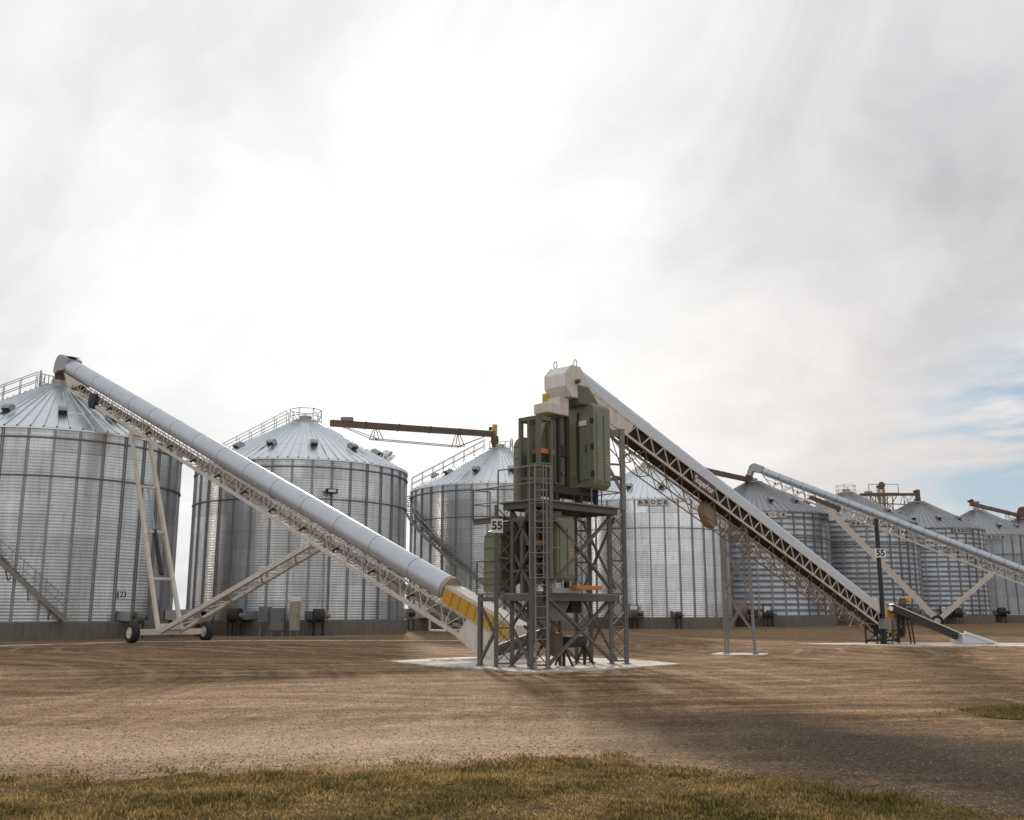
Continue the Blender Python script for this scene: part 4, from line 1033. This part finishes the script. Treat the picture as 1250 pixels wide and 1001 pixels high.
def cleaner(t, F, hood, body, small, frame, tall=True):
    """F(a,b,z) frame; hood/body/small = (a0,a1,b0,b1,z0,z1)"""
    def bx(mb, a0, a1, b0, b1, z0, z1, X1=None, X2=None):
        c = F((a0+a1)/2, (b0+b1)/2, (z0+z1)/2); X1, X2 = F.ax; mb.box(c, (abs(a1-a0), abs(b1-b0), z1-z0), (X1, X2, ZU))
    a0, a1, b0, b1, z0, z1 = hood; ch = .22
    mb = MB()
    pr = [(b0, z0+.12), (b0+.12, z0), (b1-.05, z0), (b1, z0+.1), (b1, z1-.05), (b1-.3, z1), (b0+ch, z1), (b0, z1-ch*.6)]
    X1, X2 = F.ax
    mb.prism([F(a0, b_, z) for b_, z in pr], X1*(a1-a0)); h = mb.build('hood', M['green'], t, .05)
    mb = MB()
    # raised panels on both outer faces, proud of the sheet
    bx(mb, a0-.03, a0, b0+.18, b0+.62, z0+.25, z1-.45); bx(mb, a0-.03, a0, b0+.72, b1-.12, z0+.35, z1-.55)
    bx(mb, a0+.10, a0+.36, b0-.03, b0, z0+.2, z1-.4); bx(mb, a0+.44, a1-.08, b0-.03, b0, z0+.2, z1-.4)
    mb.build('door_panel', M['green'], h, .02)
    mb = MB()
    for k in range(3): bx(mb, a0+.48, a1-.14, b0-.04, b0-.028, z0+.75+.09*k, z0+.79+.09*k)
    mb.build('warning_label', M['yellow'], h)
    mb = MB(); bx(mb, a0-.045, a0-.03, b0+.3, b0+.34, z0+1.1, z0+1.35); bx(mb, a0-.06, a0-.03, b0+.6, b0+.66, z0+.2, z1-.3); mb.build('latch', M['dark'], h)
    mb = MB(); bx(mb, *body); bd = mb.build('body', M['green_dk'], t, .03)
    A0, A1, B0, B1, Z0, Z1 = body
    mb = MB(); bx(mb, A0+.15, A1-.1, B0-.05, B0, Z0+.9, Z0+1.25); bx(mb, A0+.1, A0+.2, B0-.07, B0, Z0+.1, Z1-.1); bx(mb, A1-.25, A1-.12, B0-.07, B0, Z0, Z1); bx(mb, A0-.06, A0, B0+.2, B1-.3, Z0+.5, Z0+.6); mb.build('access_frame', M['dark'], bd)
    mb = MB(); bx(mb, A0+.3, A1-.35, B0-.06, B0-.002, Z0+.35, Z0+.42); mb.build('data_plate', M['tan'], bd)
    a0, a1, b0, b1, z0, z1 = small; r = .3
    pr = [(b0, z0), (b1, z0)]+[(b1-r+r*math.cos(x), z1-r+r*math.sin(x)) for x in np.linspace(0, PI/2, 6)]+[(b0, z1)]
    mb = MB(); mb.prism([F(a0, b_, z) for b_, z in pr], X1*(a1-a0)); s = mb.build('end_hood', M['green'], t, .02)
    mb = MB()
    for k in range(5): mb = MB(); bx(mb, a0-.02, a0, b0+.03, b1-.03, z0+.2+k*.36, z0+.23+k*.36); mb.build('panel_seam', M['green_dk'], s)
    a0, a1, b0, b1, z0, z1 = frame
    mb = MB()
    for b_ in (b0, (b0+b1)*.5, b1): bx(mb, a0-.06, a0+.06, b_-.05, b_+.05, z0, z1)
    bx(mb, a0-.05, a0+.05, b0, b1, z1-.12, z1); bx(mb, a0-.05, a0+.05, b0, b1, z0+.6, z0+.68)
    for b_ in (b0, b1): bx(mb, a0, a1, b_-.05, b_+.05, z1-.13, z1-.01); bx(mb, a1-.1, a1, b_-.05, b_+.05, z0, z1)
    mb.build('machine_frame', M['green_dk'], t)
    mb = MB(); bx(mb, a0+.15, a0+.75, b0+.05, b0+.45, z0+1.38, z0+1.54); mb.build('motor_cover', M['orange'], t, .02)
    mb = MB(); bx(mb, a0+.2, a0+.7, b0+.1, b0+.4, z0+1.0, z0+1.37); mb.build('motor', M['dark'], t, .02)
    mb = MB(); mb.tube(F(a0+.12, b0+.1, z0+.75), F(a0+.12, b0+.34, z0+.75), .07, 12); mb.build('pulley', M['zinc'], t)
class Fr:
    def __init__(s, o, x, y): s.o, s.ax = o, (x, y)
    def __call__(s, a, b, z): return s.o+s.ax[0]*a+s.ax[1]*b+ZU*z
F1 = Fr(OC, E1, E2)
t = thing('grain_cleaner', 'green boxy grain cleaner on the upper deck of the lattice tower', 'machine', (1.9, 30.2, 4.83), 'green grain cleaners stacked in the tower')
cleaner(t, F1, (2.1, 2.88, -.38, .92, 5.32, 8.0), (1.0, 1.72, .28, 1.3, 5.35, 7.52), (.2, .5, .80, 1.25, 4.86, 6.78), (.02, .6, .02, .74, 4.83, 7.32))
MB().prism([T(.35, .62, 5.4), T(1.0, .62, 5.4), T(1.0, .62, 7.35), T(.55, .62, 6.35), T(.35, .62, 6.25)], E2*.5).build('side_hopper', M['green'], t, .02)
mb = MB(); mb.tube(T(.1, .06, 5.5), T(.1, .06, 7.1), .02, 6); mb.tube(T(.1, .06, 7.1), T(1.2, .2, 7.45), .02, 6); mb.tube(T(1.2, .24, 7.45), T(1.2, .24, 5.5), .018, 6); mb.build('conduit', M['dark'], t)
for z_ in (5.75, 6.6, 7.4): MB().box(T(2.095, -.30, z_), (.05, .10, .16), (E1, E2, ZU)).build('hinge', M['dark'], t)
MB().box(T(2.05, .05, 7.35), (.02, .3, .16), (E1, E2, ZU)).build('white_label', M['white'], t)
mb = MB(); mb.box(T(1.0, .4, 7.66), (.95, .6, .32), (E1, E2, ZU)); mb.box(T(1.3, .38, 7.9), (.45, .5, .34), (E1, E2, ZU)); mb.build('feed_box', M['cream'], t, .03)
mb = MB(); mb.prism([T(1.75, -.1, 7.9), T(2.8, -.1, 7.9), T(2.2, -.1, 8.5), T(1.7, -.1, 8.5)], E2*.8); mb.build('inlet_chute', M['green_dk'], t, .02)
mb = MB()
for a_ in (.9, 2.0, 2.7):
    for b_ in (.15, 1.1): mb.box(T(a_, b_ if a_ < 2.5 else b_*.8, 5.09), (.12, .12, .52), (E1, E2, ZU))
mb.bar(T(.6, .15, 5.2), T(2.8, .15, 5.2), .12, .2); mb.bar(T(.6, 1.1, 5.2), T(2.8, 1.1, 5.2), .12, .2)
mb.tube(T(2.1, .3, 5.12), T(2.75, .3, 5.12), .16, 14); mb.build('skid', M['dark'], t)
F2 = Fr(T(.1, 0, 0)-ZU*2.62, E1, E2)
t = thing('grain_cleaner', 'green boxy grain cleaner on the lower deck, behind the cross braces', 'machine', (1.1, 30.3, 2.145), 'green grain cleaners stacked in the tower')
F2 = Fr(T(.0, .0, 0), E1, E2)
cleaner(t, F2, (.72, 1.52, -.05, 1.0, 2.45, 4.45), (.35, 1.7, 1.0, 1.95, 2.45, 4.3), (.05, .6, 1.62, 2.38, 2.2, 4.02), (.1, .7, .35, 1.15, 2.145, 4.35))
mb = MB(); mb.box(T(1.1, .8, 4.53), (.8, .7, .14), (E1, E2, ZU)); mb.tube(T(.6, .9, 4.3), T(.6, .9, 4.65), .2, 14); mb.build('feed_box', M['cream'], t, .02)
mb = MB()
for a_ in (.5, 1.4):
    for b_ in (.2, 1.8): mb.box(T(a_, b_, 2.3), (.12, .12, .31), (E1, E2, ZU))
mb.build('skid', M['dark'], t)

# trestle carrying the trussed conveyor
t = thing('conveyor_trestle', 'slim grey four-legged trestle on a small pad under the trussed conveyor', 'support', (8.45, 38.0, .055))
mb_legs = []
xs_ = [(7.98, 37.85), (8.98, 37.5), (8.25, 38.6), (9.2, 38.25)]
def ztop(x, y):
    dd_ = (V((x, y, 0))-V((Bc.h.x, Bc.h.y, 0))).dot(S); k = dd_/V((Bc.s.x, Bc.s.y)).length; return Bc.P(k, 0, -.85).z
tops = [V((x+(8.35-x)*.12, y+(38.05-y)*.12, 0)) for x, y in xs_]
zt = ztop(8.0, 37.6)-.15
for (x, y), tp_ in zip(xs_, tops):
    m_ = MB(); m_.bar((x, y, .055), (tp_.x, tp_.y, zt), .065); m_.box((x, y, .068), (.2, .2, .025)); m_.build('leg', M['steel_lt'], t)
mb = MB()
def lp(i, z): a_ = V((*xs_[i], .055)); b_ = V((tops[i].x, tops[i].y, zt)); return a_.lerp(b_, (z-.055)/(zt-.055))
for i, j in ((0, 1), (2, 3), (0, 2), (1, 3)):
    for za, zb in ((.8, 2.4), (2.4, 4.0)): mb.bar(lp(i, za), lp(j, zb), .045); mb.bar(lp(j, za), lp(i, zb), .045)
    mb.bar(lp(i, zt-.05), lp(j, zt-.05), .07)
mb.build('cross_brace', M['steel_lt'], t)

# ------------------------------------------------------------------ electrical cabinets and fans at the bin feet
def cabinet(cx, cy, w, h, z, mat, label, cap=False):
    g0 = tz(cy); t = thing('electrical_cabinet', label, 'cabinet', (cx, cy, g0), 'electrical cabinets by the second bin')
    MB().box((cx, cy, z+h/2), (w, .45, h)).build('case', M[mat], t, .02)
    MB().box((cx, cy-.235, z+h/2-.02), (w-.1, .02, h-.12)).build('door', M[mat], t, .008)
    MB().box((cx+w*.36, cy-.26, z+h/2), (.04, .03, .16)).build('handle', M['dark'], t)
    mb = MB()
    for s_ in (-w*.38, w*.38): mb.box((cx+s_, cy, (z+g0)/2), (.07, .07, z-g0))
    mb.build('stand', M['steel_lt'], t)
    if cap: MB().box((cx, cy, z+h+.12), (w+.04, .5, .28)).build('cap', M['white'], t, .02)
yc = 61.3
cabinet(at(323.5, 750, yc).x, yc, .70, .93, at(323, 760, yc).z, 'grey_box', 'smallest grey electrical cabinet, leftmost of the three by the bin')
cabinet(at(339, 755, yc-.3).x, yc-.3, .84, 1.36, at(339, 770, yc-.3).z, 'grey_box', 'dark grey square electrical cabinet in the middle of the three')
cabinet(at(360, 750, yc-.2).x, yc-.2, .56, 1.75, at(360, 770, yc-.2).z, 'beige_box', 'tall narrow beige cabinet with a white cap beside the grey cabinets', True)

def fan(px, py, i, label, size=1.0, mat='dark', duct=True, side=1):
    """aeration fan on the ground in front of bin i, ducted into the wall"""
    a = wall_phi(i, az_of(px, py), 1) if not isinstance(px, tuple) else px[0]
    X, Y = BINS[i]; n_ = V((math.cos(a), math.sin(a), 0)); Xx = V((-math.sin(a), math.cos(a), 0))
    base = V((X, Y, 0))+n_*(R+1.7*size); g0 = tz(base.y); base.z = g0
    t = thing('aeration_fan', label, 'fan', tuple(base), 'aeration fans at the feet of the bins')
    zc = ZF+.30*size; r = .48*size; c = V((base.x, base.y, zc))
    MB().lathe(c, Xx, [(r*.3, -.36*size), (r, -.36*size), (r, .36*size), (r*.3, .36*size), (r*.3, -.36*size)], 22, False).build('scroll_housing', M[mat], t)
    MB().tube(c+Xx*.36*size, c+Xx*.8*size, .17*size, 14).build('motor', M['dark' if mat != 'dark' else 'steel_lt'], t)
    if duct:
        q0, q1 = c-n_*.2*size, V((X, Y, ZF+.32))+n_*(R+.02)
        mb = MB(); w0, h0, w1, h1 = .3*size, .28*size, .7*size, .26
        vs = [q0-Xx*w0-ZU*h0, q0+Xx*w0-ZU*h0, q0+Xx*w0+ZU*h0, q0-Xx*w0+ZU*h0, q1-Xx*w1-ZU*h1, q1+Xx*w1-ZU*h1, q1+Xx*w1+ZU*h1, q1-Xx*w1+ZU*h1]
        mb.add(vs, [(0, 1, 2, 3), (7, 6, 5, 4), (0, 4, 5, 1), (1, 5, 6, 2), (2, 6, 7, 3), (3, 7, 4, 0)]); mb.build('duct', M['zinc'], t)
    mb = MB()
    for s_ in (-.3, .3):
        for o_ in (-.3, .3): q_ = c+Xx*s_*size+n_*o_*size; mb.bar((q_.x, q_.y, g0), (q_.x, q_.y, zc-.15), .07)
    mb.box((c.x, c.y, zc-r*.95), (.8*size, .8*size, .06), (Xx, n_, ZU)); mb.build('stand', M['dark'], t)
    return t
fan(205, 750, 0, 'grey aeration fan between the wheeled undercarriage and the leftmost bin', 1.25, 'steel_lt')
fan(150, 755, 0, 'low dark aeration fan at the foot of the leftmost bin, left of the tyre', .7, 'green_dk')
fan(302, 755, 1, 'dark aeration fan left of the electrical cabinets', .95)
fan(384, 755, 1, 'dark round aeration fan just right of the tall beige cabinet', .9)
fan(520, 752, 2, 'aeration fan behind the lower end of the long silver conveyor', 1.0, 'steel_lt')
fan(778, 753, 3, 'brown aeration fan by the right legs of the green tower', .85, 'brown')
fan(824, 755, 3, 'small dark aeration fan low on the pale smooth bin', .6, 'dark')
fan(912, 750, 4, 'large tan aeration fan behind the slim trestle', 1.5, 'tan')
fan(938, 752, 4, 'dark aeration fan just right of the slim trestle', .8, 'dark')
fan(1098, 752, 5, 'aeration fan behind the yellow motor near the black pole', 1.2, 'brown')
fan(1160, 752, 6, 'aeration fan beneath the strut of the far conveyor', 1.2, 'dark')
fan(1218, 742, 7, 'dark aeration fan raised at the foot of the dull grey bin', 1.2, 'black')
# small meter boxes
for px, i, lab in ((776, 3, 'white control box on posts by the right legs of the green tower'), (935, 4, 'white control box standing right of the slim trestle'), (1149, 6, 'pale control box near the wheels of the far conveyor')):
    a = wall_phi(i, az_of(px, 745), 1); X, Y = BINS[i]; q_ = V((X+(R+1.0)*math.cos(a), Y+(R+1.0)*math.sin(a), 0)); g0 = tz(q_.y)
    zc = at(px, 744, q_.y).z
    t = thing('control_box', lab, 'control box', (q_.x, q_.y, g0), 'pale control boxes at the feet of the bins')
    MB().box((q_.x, q_.y, zc), (.62, .3, .6)).build('case', M['white'], t, .02); MB().box((q_.x, q_.y-.16, zc), (.5, .02, .48)).build('door', M['letters_w'], t)
    mb = MB()
    for s_ in (-.38, .38): mb.box((q_.x+s_, q_.y+.0, (zc+.45+g0)/2), (.08, .08, zc+.45-g0))
    mb.box((q_.x, q_.y+.02, zc+.36), (.8, .06, .06)); mb.build('post', M['dark'], t)

# ------------------------------------------------------------------ sky
SUN_AZ, SUN_EL = -7.0, 18.5      # degrees, azimuth from +Y towards +X
sd = V((math.sin(math.radians(SUN_AZ))*math.cos(math.radians(SUN_EL)), math.cos(math.radians(SUN_AZ))*math.cos(math.radians(SUN_EL)), math.sin(math.radians(SUN_EL))))
w = bpy.data.worlds.new('World'); scene.world = w; w.use_nodes = True
nt = w.node_tree; nt.nodes.clear()
out = nt.nodes.new('ShaderNodeOutputWorld'); bg = nt.nodes.new('ShaderNodeBackground'); L(nt, bg.outputs[0], out.inputs[0])
sky = nt.nodes.new('ShaderNodeTexSky'); sky.sky_type = 'NISHITA'; sky.sun_disc = False
sky.sun_elevation = math.radians(SUN_EL); sky.sun_rotation = math.radians(SUN_AZ); sky.air_density = 1; sky.dust_density = 1
bg.inputs[1].default_value = .1
tc = nt.nodes.new('ShaderNodeTexCoord').outputs['Generated']
nrm = N(nt, 'ShaderNodeVectorMath', operation='NORMALIZE'); L(nt, tc, nrm.inputs[0]); dv = nrm.outputs[0]
sp = N(nt, 'ShaderNodeSeparateXYZ'); L(nt, dv, sp.inputs[0])
def dirdot(v):
    n = N(nt, 'ShaderNodeVectorMath', operation='DOT_PRODUCT'); L(nt, dv, n.inputs[0]); n.inputs[1].default_value = v; return n.outputs['Value']
zz = math_(nt, 'ADD', math_(nt, 'MAXIMUM', sp.outputs[2], 0.0), .16)
cx = math_(nt, 'DIVIDE', sp.outputs[0], zz); cy = math_(nt, 'DIVIDE', sp.outputs[1], zz)
cb = N(nt, 'ShaderNodeCombineXYZ'); L(nt, cx, cb.inputs[0]); L(nt, cy, cb.inputs[1])
cn1 = noise(nt, mapping(nt, cb.outputs[0], (1, .8, 1), (0, 0, .5), (3.1, 1.7, 0)), .75, 8, .52, .35)
cn2 = noise(nt, mapping(nt, cb.outputs[0], (1, 1, 1), (0, 0, -.4), (7.7, 4.2, 0)), 2.1, 8, .55, .3)
cang = math_(nt, 'ARCCOSINE', math_(nt, 'MINIMUM', dirdot(sd), 1.0))
glow = math_(nt, 'EXPONENT', math_(nt, 'MULTIPLY', math_(nt, 'POWER', math_(nt, 'DIVIDE', cang, .30), 2), -1.0))
glow2 = math_(nt, 'EXPONENT', math_(nt, 'MULTIPLY', math_(nt, 'POWER', math_(nt, 'DIVIDE', cang, .95), 2), -1.0))
def dirv(az, el): a_, e_ = math.radians(az), math.radians(el); return (math.sin(a_)*math.cos(e_), math.cos(a_)*math.cos(e_), math.sin(e_))
def blob(az, el, width):
    a_ = math_(nt, 'ARCCOSINE', math_(nt, 'MINIMUM', dirdot(dirv(az, el)), 1.0))
    return math_(nt, 'EXPONENT', math_(nt, 'MULTIPLY', math_(nt, 'POWER', math_(nt, 'DIVIDE', a_, math.radians(width)), 2), -1.0))
lum = math_(nt, 'ADD', math_(nt, 'ADD', .62, math_(nt, 'MULTIPLY', glow2, .20)), math_(nt, 'MULTIPLY', glow, .30))
lum = math_(nt, 'ADD', lum, math_(nt, 'MULTIPLY', math_(nt, 'MAXIMUM', math_(nt, 'MULTIPLY', sp.outputs[1], -1.0), 0.0), .22))
lum = math_(nt, 'ADD', lum, math_(nt, 'MULTIPLY', math_(nt, 'SUBTRACT', cn1, .5), .48))
lum = math_(nt, 'ADD', lum, math_(nt, 'MULTIPLY', math_(nt, 'SUBTRACT', cn2, .5), .28))
cn3 = noise(nt, mapping(nt, mapping(nt, dv, (1, 1, 1), (0, .72, 0)), (1.1, 1.1, 2.1), (0, 0, 0), (1.3, 9.2, 0)), 2.3, 7, .56, .9)
lum = math_(nt, 'ADD', lum, math_(nt, 'MULTIPLY', math_(nt, 'SUBTRACT', cn3, .5), .62))
dk = math_(nt, 'MULTIPLY', blob(25, 25, 9), ramp(nt, cn2, [(.38, .1), (.6, 1.0)]))
lum = math_(nt, 'SUBTRACT', lum, math_(nt, 'MULTIPLY', dk, .20))
lum = math_(nt, 'MAXIMUM', lum, .3)
ct = mixc(nt, ramp(nt, lum, [(.45, 0.0), (.95, 1.0)]), (.95, .98, 1.05), (1.0, .995, .985))
warm = blob(22, 4, 16)
ct = mixc(nt, math_(nt, 'MULTIPLY', warm, .7), ct, (1.05, .97, .92))
cc = N(nt, 'ShaderNodeVectorMath', operation='SCALE'); L(nt, ct, cc.inputs[0]); L(nt, math_(nt, 'MULTIPLY', lum, 10.0), cc.inputs['Scale'])
bl = math_(nt, 'MULTIPLY', blob(28.8, 7.3, 5.2), 2.2)
stre = noise(nt, mapping(nt, dv, (5, 5, 30), (0, .3, 0)), 1.2, 7, .55, .4)
bm = math_(nt, 'MULTIPLY', bl, ramp(nt, stre, [(.36, .0), (.6, 1.0)]), True)
skyb = N(nt, 'ShaderNodeMix'); skyb.data_type = 'RGBA'; skyb.blend_type = 'MIX'; skyb.inputs[0].default_value = .7
L(nt, sky.outputs[0], skyb.inputs[6]); skyb.inputs[7].default_value = (2.4, 4.3, 6.3, 1)
fin = mixc(nt, math_(nt, 'MULTIPLY', bm, .85), cc.outputs[0], skyb.outputs[2])
L(nt, fin, bg.inputs[0])
w.cycles.sampling_method = 'MANUAL'; w.cycles.sample_map_resolution = 512

sl = bpy.data.lights.new('sun', 'SUN'); sl.energy = 3.6; sl.angle = math.radians(3.0); sl.color = (1, .86, .70)
so = bpy.data.objects.new('sun', sl); col.objects.link(so); so.rotation_euler = (-sd).to_track_quat('-Z', 'Y').to_euler()

# ------------------------------------------------------------------ camera
cam = bpy.data.cameras.new('camera'); co = bpy.data.objects.new('camera', cam); col.objects.link(co)
co.location = (0, 0, 1.65); co.rotation_euler = (math.radians(90+11.5), 0, 0)
cam.sensor_width = 36; cam.lens = 36*1202.1/1250; cam.clip_end = 9000; cam.clip_start = .1
scene.camera = co
vs_ = scene.view_settings; vs_.view_transform = 'Standard'; vs_.look = 'None'; vs_.gamma = 1; vs_.exposure = 0; vs_.use_curve_mapping = False
scene.render.resolution_x = 1024; scene.render.resolution_y = 820
scene.cycles.max_bounces = 6; scene.cycles.glossy_bounces = 3; scene.cycles.diffuse_bounces = 3
